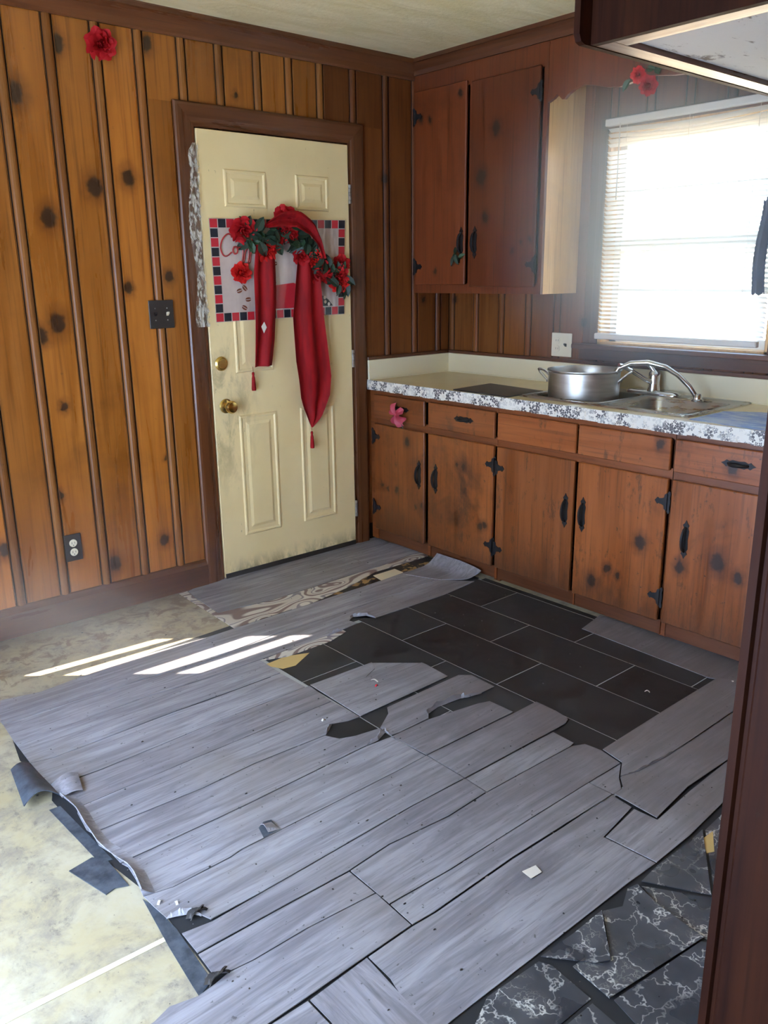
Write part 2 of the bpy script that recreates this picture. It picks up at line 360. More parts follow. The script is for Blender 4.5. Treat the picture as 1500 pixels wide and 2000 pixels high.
MAT['glass'] = m_thin('window_glass', (.96, .97, .97), 0., .02)
def m_film():
    k = N('crumpled_clear_film'); p = k.pos()
    n = k.noise(k.vm('MULTIPLY', p, (60, 1, 22)), 1., 3., .6, .6).outputs['Fac']
    k.set(**{'Base Color': (.62, .57, .48), 'Roughness': .22, 'Alpha': k.rng(n, .40, .60, .15, .8)}); k.bump(n, .8, .01); return k.m
MAT['film'] = m_film()
def m_poster():
    k = N('glossy_placemat_print'); p = k.pos()
    n = k.noise(p, 6., 4.).outputs['Fac']
    k.set(**{'Base Color': k.mix(k.rng(n, .3, .7), (.42, .32, .27), (.52, .41, .35)), 'Roughness': .12, 'Specular IOR Level': .7, 'Coat Weight': .5, 'Coat Roughness': .06})
    k.bump(k.noise(k.vm('MULTIPLY', p, (14, 1, 5)), 1., 2.).outputs['Fac'], .5, .02); return k.m
MAT['poster'] = m_poster()

# ---------------------------------------------------------------- object helpers
BASE = {}
def obj(name, bm, mat, parent=None, smooth=False, kind=None, label=None):
    me = bpy.data.meshes.new(name)
    b = BASE.get(parent.name, (0, 0, 0)) if parent else (0, 0, 0)
    if parent: bmesh.ops.translate(bm, verts=bm.verts, vec=[-c for c in b])
    bmesh.ops.recalc_face_normals(bm, faces=bm.faces)
    if smooth:
        for f in bm.faces: f.smooth = True
    bm.to_mesh(me); bm.free()
    for m in (mat if isinstance(mat, (list, tuple)) else [mat]): me.materials.append(MAT[m])
    if smooth: me.set_sharp_from_angle(angle=math.radians(40))
    o = bpy.data.objects.new(name, me); COL.objects.link(o)
    if parent: o.parent = parent; BASE[o.name] = b
    if kind: o['kind'] = kind
    if label: o['label'] = label
    return o
def tag(o, label, cat, group=None):
    o['label'] = label; o['category'] = cat
    if group: o['group'] = group
    return o
def thing(name, label, cat, loc, group=None):
    o = bpy.data.objects.new(name, None); COL.objects.link(o); o.location = loc; o.empty_display_size = .05
    BASE[o.name] = tuple(loc); return tag(o, label, cat, group)
def own(name, bm, mat, label, cat, group=None, smooth=False):
    """a thing that is one mesh: origin at the middle of its base"""
    vs_ = [v.co for v in bm.verts]
    c = Vector((sum(v.x for v in vs_)/len(vs_), sum(v.y for v in vs_)/len(vs_), min(v.z for v in vs_)))
    bmesh.ops.translate(bm, verts=bm.verts, vec=-c)
    o = obj(name, bm, mat, None, smooth); o.location = c; BASE[o.name] = tuple(c)
    return tag(o, label, cat, group)
def struct(name, bm, mat, parent=None, smooth=False):
    return obj(name, bm, mat, parent, smooth, None if parent else 'structure')
def B(): return bmesh.new()
def box(bm, x0, x1, y0, y1, z0, z1, bev=0., mi=0):
    x0, x1 = sorted((x0, x1)); y0, y1 = sorted((y0, y1)); z0, z1 = sorted((z0, z1))
    r = bmesh.ops.create_cube(bm, size=1)['verts']
    for v in r: v.co = Vector((x0+(v.co.x+.5)*(x1-x0), y0+(v.co.y+.5)*(y1-y0), z0+(v.co.z+.5)*(z1-z0)))
    fs = {f for v in r for f in v.link_faces}
    for f in fs: f.material_index = mi
    if bev:
        es = {e for v in r for e in v.link_edges}
        bmesh.ops.bevel(bm, geom=list(es), offset=bev, segments=1, affect='EDGES')
    return bm
def prism(bm, pts, axis, a, b, mi=0):
    """extrude a 2D outline (in the two other axes, in xyz order) from a to b along axis"""
    def P(p, t):
        q = list(p); q.insert(axis, t); return q
    va = [bm.verts.new(P(p, a)) for p in pts]; vb = [bm.verts.new(P(p, b)) for p in pts]
    n = len(pts); fs = [bm.faces.new(va), bm.faces.new(vb[::-1])]
    for i in range(n): fs.append(bm.faces.new((va[i], va[(i+1) % n], vb[(i+1) % n], vb[i])))
    for f in fs: f.material_index = mi
    return bm
def tube(bm, pts, r, n=8, cap=True):
    pts = [Vector(p) for p in pts]; rings = []
    rs = r if isinstance(r, (list, tuple)) else [r]*len(pts)
    up = Vector((0, 0, 1)); prev = None
    for i, p in enumerate(pts):
        d = (pts[min(i+1, len(pts)-1)]-pts[max(i-1, 0)]).normalized()
        if prev is None: s = d.cross(up if abs(d.z) < .9 else Vector((1, 0, 0))).normalized()
        else: s = (prev-d*prev.dot(d)).normalized()
        prev = s; t = d.cross(s)
        rings.append([bm.verts.new(p+(s*math.cos(2*math.pi*k/n)+t*math.sin(2*math.pi*k/n))*rs[i]) for k in range(n)])
    for a, b in zip(rings, rings[1:]):
        for k in range(n): bm.faces.new((a[k], a[(k+1) % n], b[(k+1) % n], b[k]))
    if cap: bm.faces.new(rings[0][::-1]); bm.faces.new(rings[-1])
    return bm
def lathe(bm, prof, o, d=(0, 0, 1), n=24, close=True):
    """profile of (radius, height) turned about direction d through o"""
    d = Vector(d).normalized(); s = d.orthogonal().normalized(); t = d.cross(s); o = Vector(o); rings = []
    for r, h in prof: rings.append([bm.verts.new(o+d*h+(s*math.cos(2*math.pi*k/n)+t*math.sin(2*math.pi*k/n))*max(r, 1e-4)) for k in range(n)])
    for a, b in zip(rings, rings[1:]):
        for k in range(n): bm.faces.new((a[k], a[(k+1) % n], b[(k+1) % n], b[k]))
    if close: bm.faces.new(rings[0][::-1]); bm.faces.new(rings[-1])
    return bm
def loft(bm, loops, cap0=False, cap1=False):
    R = [[bm.verts.new(p) for p in l] for l in loops]
    for a, b in zip(R, R[1:]):
        for k in range(len(a)): bm.faces.new((a[k], a[(k+1) % len(a)], b[(k+1) % len(a)], b[k]))
    if cap0: bm.faces.new(R[0][::-1])
    if cap1: bm.faces.new(R[-1])
    return bm
def sheet(bm, fn, nu, nv, th=0., mi=0):
    """grid surface fn(u,v)->xyz; th gives it a back face offset along its normals"""
    g = [[Vector(fn(i/nu, j/nv)) for j in range(nv+1)] for i in range(nu+1)]
    V = [[bm.verts.new(p) for p in r] for r in g]
    for i in range(nu):
        for j in range(nv): bm.faces.new((V[i][j], V[i+1][j], V[i+1][j+1], V[i][j+1])).material_index = mi
    if th:
        def nrm(i, j):
            a = g[min(i+1, nu)][j]-g[max(i-1, 0)][j]; b = g[i][min(j+1, nv)]-g[i][max(j-1, 0)]
            c = a.cross(b); return c.normalized() if c.length > 1e-9 else Vector((0, 0, 1))
        K = [[bm.verts.new(g[i][j]-nrm(i, j)*th) for j in range(nv+1)] for i in range(nu+1)]
        for i in range(nu):
            for j in range(nv): bm.faces.new((K[i][j+1], K[i+1][j+1], K[i+1][j], K[i][j])).material_index = mi
        rim = [(i, 0) for i in range(nu)]+[(nu, j) for j in range(nv)]+[(i, nv) for i in range(nu, 0, -1)]+[(0, j) for j in range(nv, 0, -1)]
        for k in range(len(rim)):
            (a, b), (c, d) = rim[k], rim[(k+1) % len(rim)]
            bm.faces.new((V[a][b], K[a][b], K[c][d], V[c][d])).material_index = mi
    return bm
def rrect(a0, a1, b0, b1, r, z, n=5):
    out = []
    for cx, cy, s in ((a1-r, b1-r, 0), (a0+r, b1-r, 90), (a0+r, b0+r, 180), (a1-r, b0+r, 270)):
        for k in range(n+1):
            t = math.radians(s+90*k/n); out.append((cx+r*math.cos(t), cy+r*math.sin(t), z))
    return out
def inset(poly, d):
    n = len(poly); A = sum(poly[i][0]*poly[(i+1) % n][1]-poly[(i+1) % n][0]*poly[i][1] for i in range(n))
    s = 1 if A > 0 else -1; out = []
    for i in range(n):
        p0, p1, p2 = Vector(poly[i-1]), Vector(poly[i]), Vector(poly[(i+1) % n])
        e1 = (p1-p0).normalized(); e2 = (p2-p1).normalized()
        n1 = Vector((-e1.y, e1.x))*s; n2 = Vector((-e2.y, e2.x))*s
        m = n1+n2; m = m/max(m.length, .3); k = min(1/max(m.dot(n1), .4), 2.)
        out.append(tuple(p1+m*d*k))
    return out
def slab(bm, poly, z, th, d=.0015, lift=None):
    """flat irregular sheet of floor covering; lift(x,y) raises parts of it"""
    q = inset(poly, d) if d else poly
    lift = lift or (lambda x, y: 0.)
    t = [bm.verts.new((x, y, z+lift(x, y))) for x, y in q]; b = [bm.verts.new((x, y, z-th+lift(x, y))) for x, y in q]
    n = len(q); fs = [bm.faces.new(t), bm.faces.new(b[::-1])]
    for i in range(n): bm.faces.new((t[i], t[(i+1) % n], b[(i+1) % n], b[i]))
    bmesh.ops.triangulate(bm, faces=fs)
    return bm

def m_sky_sheen():  # blue sky reflection painted as streaks
    k = N('painted_sky_sheen'); p = k.pos()
    n = k.noise(k.vm('MULTIPLY', p, (26., 7., 1.)), 1., 6., .7, 1.).outputs['Fac']
    k.set(**{'Base Color': k.mix(k.rng(n, .40, .62), (.12, .28, .72), (.55, .68, .90)), 'Roughness': .3}); return k.m
MAT['sky_sheen'] = m_sky_sheen()

# ================================================================ ROOM SHELL
ZC = 2.476
floor = struct('floor', box(B(), -4.0, .1, -4.4, .1, -.12, 0), 'subfloor')
struct('ceiling', box(B(), -4.0, .1, -4.4, .1, ZC, ZC+.1), 'ceiling')
bm = B()
for a in ((-4.0, -1.56, 0, ZC), (-.71, .1, 0, ZC), (-1.56, -.71, 2.065, ZC)): box(bm, a[0], a[1], .018, .1, a[2], a[3])
box(bm, -1.56, -.71, .07, .1, 0, 2.065)
wall_n = struct('wall_north', bm, 'black_gap')
def slabwall(name, holes, rect, plane, t0, t1, mat):
    """wall with rectangular holes; rect & holes are (a0,a1,z0,z1) along the wall"""
    bm = B(); xs = sorted({rect[0], rect[1], *[h[0] for h in holes], *[h[1] for h in holes]})
    for a, b in zip(xs, xs[1:]):
        zz = [rect[2]]
        for h in sorted(holes, key=lambda h: h[2]):
            if h[0] <= a and b <= h[1]: zz += [h[2], h[3]]
        zz.append(rect[3])
        for z0, z1 in zip(zz[::2], zz[1::2]):
            if z1-z0 > 1e-4: box(bm, *((t0, t1, a, b) if plane == 0 else (a, b, t0, t1)), z0, z1)
    return struct(name, bm, mat)
WIN = (-1.85, -1.01, 1.10, 2.06)
WIN2 = (-.75, -.10, .55, 1.50)
wall_e = slabwall('wall_east', [WIN], (-4.4, .1, 0, ZC), 0, .018, .12, 'black_gap')
slabwall('wall_west', [WIN2, (-2.9, -1.1, .08, 1.9)], (-4.4, .1, 0, ZC), 0, -4.0, -3.9, 'cream_lam')
slabwall('wall_south', [], (-4.0, .1, 0, ZC), 1, -4.4, -4.3, 'cream_lam')

# knotty pine boards with moulded bead strips between them
def bead_profile(x0):
    q = [(0, .016), (0, .001), (.002, .001), (.003, .009), (.0055, .009), (.007, .001), (.010, -.004), (.016, -.0085), (.024, -.010), (.032, -.0085), (.038, -.004), (.041, .001), (.0425, .009), (.045, .009), (.046, .001), (.048, .001), (.048, .016)]
    return [(x0+a, b) for a, b in q]
def groove(bm):
    bm.faces.ensure_lookup_table()
    for k in (4, 5, 6, 13, 14, 15): bm.faces[k].material_index = 1   # recess shade painted black into the narrow grooves
def board_north(x0, x1, z0, z1):
    d = random.uniform(-.0008, .0008); mt = 'pine' if x1 < -.8 else 'pine_shaded'
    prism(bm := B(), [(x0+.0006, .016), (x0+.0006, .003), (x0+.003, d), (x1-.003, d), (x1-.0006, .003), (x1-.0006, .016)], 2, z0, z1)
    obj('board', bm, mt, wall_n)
beads = [-2.159-.184*i for i in range(9, 0, -1)]+[-2.159, -1.975, -1.798, -1.61, -1.433, -1.242, -1.072, -.896, -.698, -.488, -.29, -.11]
def spans(a, b):
    """wall height left free between a and b by the door casing"""
    if b <= -1.643: return [(.10, 2.40, a, b)]
    if a >= -.632: return [(.10, 2.40, a, b)]
    out = [(2.14, 2.40, a, b)]
    if a < -1.643: out.append((.10, 2.14, a, -1.645))
    if b > -.632: out.append((.10, 2.14, -.63, b))
    return out
for i, x in enumerate(beads):
    for z0, z1, a, b in spans(x, x+.048):
        if b-a > .03: prism(bm := B(), bead_profile(x), 2, z0, z1); groove(bm); obj('bead_strip', bm, ['bead' if x < -.8 else 'pine_shaded', 'black_gap'], wall_n)
        else: board_north(a, b, z0, z1)
    nx = beads[i+1] if i+1 < len(beads) else -.001
    for z0, z1, a, b in spans(x+.048, nx):
        if b-a > .01: board_north(a, b, z0, z1)
# boards on the sink wall
eb = [-.0, -.17, -.36, -.56, -.75, -.93]
def board_east(y0, y1, z0, z1):
    d = random.uniform(-.0008, .0008)
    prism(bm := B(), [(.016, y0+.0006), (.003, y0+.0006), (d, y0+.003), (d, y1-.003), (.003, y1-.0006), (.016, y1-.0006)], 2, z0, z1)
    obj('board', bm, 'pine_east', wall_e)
def east_run(ya, yb, z0, z1):
    y = yb
    while y > ya+.01:
        n = max(y-.185, ya)
        if y-n > .09:
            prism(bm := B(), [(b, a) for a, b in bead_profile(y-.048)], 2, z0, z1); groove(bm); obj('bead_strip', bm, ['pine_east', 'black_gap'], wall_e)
            board_east(n, y-.048, z0, z1)
        else: board_east(n, y, z0, z1)
        y = n
east_run(-1.01, -.0, .1, 2.40); east_run(-1.85, -1.01, 2.06, 2.40); east_run(-1.85, -1.01, .9, 1.10)
east_run(-2.95, -1.85, .1, 2.40)

# skirting and crown
struct('baseboard_left', prism(B(), [(-.016, 0), (-.022, .004), (-.022, .105), (-.014, .118), (-.010, .128), (0, .13), (0, 0)], 0, -3.9, -1.645), 'trim')
cr = [(0, 2.385), (-.012, 2.385), (-.016, 2.395), (-.020, 2.415), (-.036, 2.440), (-.044, 2.452), (-.050, 2.456), (-.050, ZC), (0, ZC)]
struct('trim_1', prism(B(), cr, 0, -3.9, -.276), 'trim')
struct('trim_2', prism(B(), [(-.276, 2.405), (-.286, 2.405), (-.290, 2.425), (-.304, 2.447), (-.312, 2.456), (-.318, 2.458), (-.318, ZC), (-.276, ZC)], 1, -1.83, 0), 'trim_y')

# partition at the right with its varnished corner post (nearest thing on the right)
slabwall('wall_partition', [], (-2.27, .018, 0, ZC), 1, -3.06, -2.95, 'pine')
bm = B()
prism(bm, [(-2.333, -2.933), (-2.333, -2.946), (-2.327, -2.950), (-2.327, -2.956), (-2.335, -2.962), (-2.335, -3.07), (-2.26, -3.07), (-2.26, -2.933)], 2, 0, ZC)
struct('trim_3', bm, 'post')

# ---------------------------------------------------------------- door
door = struct('door_1', box(B(), -1.548, -.7225, -.012, .030, .010, 2.047, .002), 'door')
def panel(x0, x1, z0, z1):
    L = lambda d, y: [(x0+d, y, z0+d), (x1-d, y, z0+d), (x1-d, y, z1-d), (x0+d, y, z1-d)]
    obj('panel', loft(B(), [L(0, -.0119), L(.005, -.0185), L(.012, -.0185), L(.018, -.0135), L(.036, -.0135), L(.050, -.0185)], False, True), 'door', door)
for q in ((-1.428, -1.207, 1.735, 1.893), (-1.043, -.850, 1.735, 1.893), (-1.42, -1.21, 1.00, 1.655), (-1.06, -.852, 1.00, 1.655), (-1.42, -1.208, .203, .800), (-1.065, -.853, .203, .800)): panel(*q)
kx, kz = -1.487, .853
bm = lathe(B(), [(.0, .0), (.032, .0), (.034, .004), (.028, .008), (.014, .012), (.011, .034), (.020, .040), (.029, .048), (.030, .058), (.024, .068), (.010, .072), (.0, .0721)], (kx, -.012, kz), (0, -1, 0), 24)
obj('door_knob', bm, 'brass', door, True)
bm = lathe(B(), [(.0, .0), (.032, 0), (.033, .004), (.026, .012), (.022, .013), (.020, .018), (0, .0181)], (-1.497, -.012, 1.050), (0, -1, 0), 24)
obj('deadbolt_rosette', bm, 'brass', door, True)
for z in (1.822, 1.018, .208):
    bm = B()
    for k in range(5): tube(bm, [(-.716, -.014, z-.045+.018*k+.001), (-.716, -.014, z-.045+.018*k+.017)], .0075, 8)
    box(bm, -.722, -.712, -.008, -.004, z-.045, z+.045)
    obj('hinge', bm, 'alu', door)
obj('door_sweep', box(B(), -1.545, -.726, -.016, -.010, .006, .030), 'dark_plate', door)
# casing: mitred profile boards and the jamb
cas = [(0, 0), (0, .012), (.006, .018), (.016, .020), (.060, .016), (.074, .012), (.080, .008), (.092, .008), (.094, 0)]
casing = struct('trim_4', box(box(box(B(), -1.559, -1.551, -.004, .068, 0, 2.062), -.7195, -.7115, -.004, .068, 0, 2.062), -1.559, -.7115, -.004, .068, 2.054, 2.062), 'trim_z')
def caseloop(side):
    return None
def casing_piece(kind):
    bm = B(); pr = cas
    if kind == 'l': A, Bp = [(-1.5515-d, -h, .0) for d, h in [(.094-a, b) for a, b in pr]], [(-1.5515-d, -h, 2.054+d) for d, h in [(.094-a, b) for a, b in pr]]
    elif kind == 'r': A, Bp = [(-.7185+d, -h, .0) for d, h in [(.094-a, b) for a, b in pr]], [(-.7185+d, -h, 2.054+d) for d, h in [(.094-a, b) for a, b in pr]]
    else: A, Bp = [(-1.5515-d, -h, 2.054+d) for d, h in [(.094-a, b) for a, b in pr]], [(-.7185+d, -h, 2.054+d) for d, h in [(.094-a, b) for a, b in pr]]
    loft(bm, [A, Bp], True, True); return bm
obj('casing_board', casing_piece('l'), 'trim_z', casing); obj('casing_board', casing_piece('r'), 'trim_z', casing); obj('casing_head', casing_piece('t'), 'trim', casing)
obj('threshold', box(B(), -1.551, -.7195, -.02, .07, 0, .006), 'underlay', casing)

# ---------------------------------------------------------------- windows
def window(name, h, rails, unders):
    y0, y1, z0, z1 = h
    bm = B()
    box(bm, .0, .12, y0, y0+.018, z0, z1); box(bm, .0, .12, y1-.018, y1, z0, z1); box(bm, .0, .12, y0, y1, z1-.018, z1); box(bm, .0, .12, y0, y1, z0, z0+.012)
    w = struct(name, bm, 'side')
    bm = B()
    for z in (z0+.03, z1-.04): box(bm, .075, .105, y0+.018, y1-.018, z-.022, z+.022)
    for y in (y0+.036, y1-.036): box(bm, .075, .105, y-.018, y+.018, z0+.012, z1-.018)
    for z, t in rails: box(bm, .078, .102, y0+.05, y1-.05, z-t, z+t)
    obj('sash', bm, 'white_plastic', w)
    zz = [z0+.05]+[r[0] for r in rails]+[z1-.06]
    for a, b in zip(zz, zz[1:]): obj('pane', box(B(), .089, .092, y0+.05, y1-.05, a+.006, b-.006), 'glass', w)
    return w
w1 = window('window_1', WIN, [(1.79, .007), (1.565, .018), (1.352, .007)], 0)
obj('sill', box(B(), -.060, .075, -1.91, -.90, 1.080, 1.102, .004), 'trim_y', w1)
obj('apron_board', box(B(), -.018, .0, -1.89, -.92, 1.026, 1.080, .002), 'trim_y', w1)
obj('casing_board', box(B(), -.012, .0, -1.885, -1.848, 1.10, 2.10, .002), 'trim_z', w1)
obj('casing_board', box(B(), -.012, .0, -1.012, -.975, 1.10, 2.10, .002), 'trim_z', w1)
obj('casing_head', box(B(), -.012, .0, -1.885, -.975, 2.058, 2.105, .002), 'trim_y', w1)
# unseen window added in the west wall; board gaps shaped to throw sun streaks
w2 = struct('added_window', box(box(box(box(B(), -4.0, -3.90, -.75, -.73, .55, 1.50), -4.0, -3.90, -.12, -.10, .55, 1.50), -4.0, -3.90, -.73, -.12, .55, .57), -4.0, -3.90, -.73, -.12, 1.48, 1.50), 'trim_y')
gaps = [([(-.575, 1.315), (-.598, 1.168), (-.632, 1.011)], [(-.528, 1.28), (-.559, 1.13), (-.582, .974)]), ([(-.495, 1.256), (-.544, .934)], [(-.430, 1.208), (-.493, .896)]),
        ([(-.339, 1.127), (-.388, .836)], [(-.286, 1.083), (-.336, .784)]), ([(-.259, 1.053), (-.284, .755)], [(-.221, 1.025), (-.250, .715)])]
def ext(e):
    (a, b), (c, d) = e[0], e[-1]; s = (c-a)/(d-b)
    return [(a+s*(1.55-b), 1.55)]+list(e)+[(c+s*(.52-d), .52)]
edges = [[(-.78, 1.55), (-.78, .52)]]+[x for g in gaps for x in (ext(g[0]), ext(g[1]))]+[[(-.08, 1.55), (-.08, .52)]]
for k in range(0, len(edges), 2): obj('sun_streak_board', prism(B(), edges[k]+edges[k+1][::-1], 0, -3.897, -3.885), 'trim_z', w2)
TOP, BOT = (lambda y: 1.315-.819*(y+.575)), (lambda y: 1.011-.78*(y+.632))
obj('sun_streak_board', prism(B(), [(-.78, TOP(-.78)), (-.08, TOP(-.08)), (-.08, 1.55), (-.78, 1.55)], 0, -3.884, -3.872), 'trim_y', w2)
obj('sun_streak_board', prism(B(), [(-.78, BOT(-.78)), (-.08, BOT(-.08)), (-.08, .52), (-.78, .52)], 0, -3.884, -3.872), 'trim_y', w2)
# sheer curtain added out of view, to brighten the floor at the left
bm = sheet(B(), lambda u, v: (-3.890+.012*math.sin(u*70), -2.94+1.88*u, .05+1.9*v), 90, 2)
own('added_light_diffuser', bm, 'diffuser', 'added pale blue light curtain drawn across the west doorway', 'diffuser', smooth=True)

# dusty air in the sunbeam; window haze added to imitate lens glare
for nm, lab, q in (('glare_haze_window', 'bluish haze added before the sink window to imitate lens glare', (-.80, -.065, -2.27, -.57, 1.03, 2.46)), ('haze_beam', 'thin haze lit by the low sunbeams over the floor at the left', (-3.6, -1.4, -1.15, -.04, .012, 1.15))):
    hz = obj('dust_and_glare_haze', box(B(), *q), nm); hz['kind'] = 'stuff'; hz['label'] = lab; hz['category'] = 'haze'

# ================================================================ CABINETS
def handle_plate(bm, y, z, x, L=.15, vert=True, out=-1):
    """wrought pull: pointed back plate with an arched grip; x = surface it sits on"""
    h = L/2
    q = [(0, h), (.006, h-.012), (.013, h-.020), (.008, h-.030), (.014, h-.042), (.011, 0), (.014, -h+.042), (.008, -h+.030), (.013, -h+.020), (.006, -h+.012), (0, -h)]
    q = q+[(-a, b) for a, b in q[-2:0:-1]]
    pts = [(y+a, z+b) for a, b in q] if vert else [(y+b, z+a) for a, b in q]
    prism(bm, pts, 0, x, x-.003)
    g = []
    for k in range(9):
        t = -1+2*k/8; o = x-.004-.024*(1-t*t)**.6
        g.append((o, y, z+t*(h-.028)) if vert else (o, y+t*(h-.028), z))
    tube(bm, g, [.005+.002*math.sin(math.pi*k/8) for k in range(9)], 6)
    return bm
def hinge_plate(bm, y, z, x, s):
    """spear-shaped strap on the door side (s=+1 towards +y) and an upright butterfly plate on the frame"""
    q = [(0, .034), (.010, .030), (.013, .016), (.022, .012), (.034, .010), (.040, .014), (.052, 0), (.040, -.014), (.034, -.010), (.022, -.012), (.013, -.016), (.010, -.030), (0, -.034)]
    prism(bm, [(y+s*a, z+b) for a, b in q], 0, x, x-.003)
    f = [(-.002, .038), (-.010, .046), (-.016, .036), (-.012, .022), (-.016, 0), (-.012, -.022), (-.016, -.036), (-.010, -.046), (-.002, -.038)]
    prism(bm, [(y+s*a, z+b) for a, b in f], 0, x, x-.003)
    tube(bm, [(x-.003, y, z-.034), (x-.003, y, z+.034)], .0042, 6)
    return bm
XF = -.592          # face frame plane of the base units
def base_unit(label, y1, y0, doors, drawers, stiles):
    """y1 = left end (near the door wall), y0 = right end"""
    t = thing('base_cabinet', label, 'cabinet', (-.3, (y0+y1)/2, 0), 'kitchen base cabinets under the sink counter')
    bm = B()
    box(bm, XF+.02, -.005, y1-.018, y1-.001, .0, .855); box(bm, XF+.02, -.005, y0+.001, y0+.018, 0, .855)
    box(bm, XF+.02, -.005, y0+.018, y1-.018, .07, .09); box(bm, -.03, -.018, y0+.018, y1-.018, .09, .855)
    obj('carcass', bm, 'trim_z', t)
    bm = B()
    for a, b in stiles: box(bm, XF, XF+.02, b, a, .018, .858)
    for z0, z1 in ((.664, .708), (.820, .858)): box(bm, XF+.0005, XF+.0195, y0+.002, y1-.002, z0, z1)
    obj('face_frame', bm, 'cab_rail', t)
    obj('bottom_rail', box(B(), XF+.006, XF+.0195, y0+.002, y1-.002, .016, .079), 'trim_y', t)
    for a, b, hy, hs, hz in doors:
        d = obj('door', box(B(), XF-.018, XF-.001, b, a, .080, .668, .003), 'cab', t)
        obj('handle', handle_plate(B(), hy, .445, XF-.018, .155), 'black_iron', d, True)
        if hs:
            for z in hz: obj('hinge', hinge_plate(B(), (b if hs > 0 else a)+(-.003 if hs > 0 else .003), z, XF-.0182, hs), 'black_iron', d)
    for a, b, hy in drawers:
        d = obj('drawer_front' if hy is None else 'drawer', box(B(), XF-.018, XF-.001, b, a, .700, .826, .003), 'drawer', t)
        if hy is not None: obj('handle', handle_plate(B(), hy, .768, XF-.018, .13, False), 'black_iron', d, True)
    return t
base_unit('stained pine base cabinet with two doors in the corner beside the cream door', -.002, -.914, [(-.048, -.437, -.402, -1, (.60, .205)), (-.467, -.905, -.524, 1, (.578, .184))],
          [(-.048, -.437, -.262), (-.467, -.905, -.712)], [(-.002, -.052), (-.450, -.470), (-.912, -.914)])
base_unit('stained pine sink base cabinet with two doors meeting below the sink', -.915, -1.808, [(-.925, -1.363, -1.326, -1, (.57, .176)), (-1.380, -1.800, -1.417, 1, (.577, .184))],
          [(-.925, -1.362, None), (-1.374, -1.800, None)], [(-.916, -.928), (-1.377, -1.383), (-1.8065, -1.808)])
base_unit('stained pine base cabinet at the right end of the counter beside the varnished post', -1.809, -2.945, [(-1.818, -2.30, -1.892, 0, ()), (-2.33, -2.90, -2.38, 0, ())],
          [(-1.818, -2.30, -2.07), (-2.33, -2.90, -2.6)], [(-1.812, -1.83), (-2.295, -2.335), (-2.89, -2.945)])

# countertop with floral paper on its edge, sink cut-out, backsplashes
ct = thing('countertop', 'cream laminate countertop with black floral paper along its front edge', 'countertop', (-.31, -1.47, .87))
bm = B(); SX0, SX1, SY0, SY1 = -.520, -.045, -1.800, -1.000
box(bm, -.619, -.011, SY1, -.001, .860, .898); box(bm, -.619, -.011, -2.948, SY0, .860, .898)
box(bm, -.619, SX0, SY0, SY1, .860, .898); box(bm, SX1, -.011, SY0, SY1, .860, .898)
obj('top', bm, 'counter', ct)
bm = B(); n = 60
for k in range(n):
    ya, yb = -.001-2.946*k/n, -.001-2.946*(k+1)/n
    za = .850+random.uniform(-.003, .002)
    box(bm, -.6235, -.6195, yb, ya, za, .9005)
obj('edge_paper', bm, 'floral', ct)
obj('backsplash', box(box(B(), -.024, -.011, -2.948, -.021, .8985, 1.003, .002), -.030, -.0245, -2.948, -.022, .8985, .905), 'cream_lam', ct)
obj('backsplash', box(box(B(), -.619, -.0115, -.024, -.011, .8985, 1.003, .002), -.615, -.03, -.029, -.0245, .8985, .904), 'cream_lam', ct)
obj('backsplash_cap', box(box(B(), -.028, -.011, -2.948, -.024, 1.0035, 1.020, .002), -.622, -.011, -.0235, -.011, 1.0035, 1.020, .002), 'trim_y', ct)

# upper cabinet
uc = thing('upper_cabinet', 'stained pine wall cabinet with two tall doors in the corner', 'cabinet', (-.14, -.44, 1.34))
XU = -.276
bm = B()
box(bm, XU+.018, -.001, -.020, -.002, 1.342, 2.40); box(bm, XU+.018, -.001, -.855, -.020, 1.342, 1.36); box(bm, XU+.018, -.001, -.855, -.020, 2.382, 2.40); box(bm, -.012, -.001, -.855, -.02, 1.36, 2.382)
obj('carcass', bm, 'trim_z', uc)
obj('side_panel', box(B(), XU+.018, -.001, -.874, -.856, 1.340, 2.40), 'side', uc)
bm = B()
for a, b in ((-.002, -.037), (-.405, -.432), (-.852, -.874)): box(bm, XU, XU+.0175, b, a, 1.340, 2.405)
for z0, z1 in ((1.340, 1.388), (2.308, 2.405)): box(bm, XU+.0005, XU+.017, -.873, -.003, z0, z1)
obj('face_frame', bm, 'upper', uc)
for a, b, z0, z1, hy, hs in ((-.033, -.394, 1.384, 2.326, -.372, -1), (-.426, -.842, 1.373, 2.315, -.465, 1)):
    d = obj('door', box(B(), XU-.016, XU-.001, b, a, z0, z1, .003), 'upper', uc)
    obj('handle', handle_plate(B(), hy, 1.585, XU-.016, .155), 'black_iron', d, True)
    for z in (2.21, 1.475): obj('hinge', hinge_plate(B(), (b if hs > 0 else a)+(.0 if hs > 0 else .0), z, XU-.0165, hs), 'black_iron', d)
# scalloped valance over the sink
sc = [(-.876, 2.160), (-.905, 2.172), (-.925, 2.186), (-.940, 2.174), (-.954, 2.161), (-.965, 2.161), (-.985, 2.178), (-1.012, 2.191), (-1.040, 2.199), (-1.064, 2.202), (-1.117, 2.192), (-1.181, 2.174), (-1.243, 2.166), (-1.303, 2.174), (-1.345, 2.182), (-1.387, 2.184), (-1.440, 2.176), (-1.485, 2.169), (-1.529, 2.166), (-1.571, 2.172), (-1.63, 2.188), (-1.70, 2.200), (-1.76, 2.190), (-1.828, 2.160)]
bm = prism(B(), sc+[(-1.828, 2.404), (-.876, 2.404)], 0, XU, XU+.02)
own('valance', bm, 'upper', 'scalloped pine valance board above the sink window', 'valance')

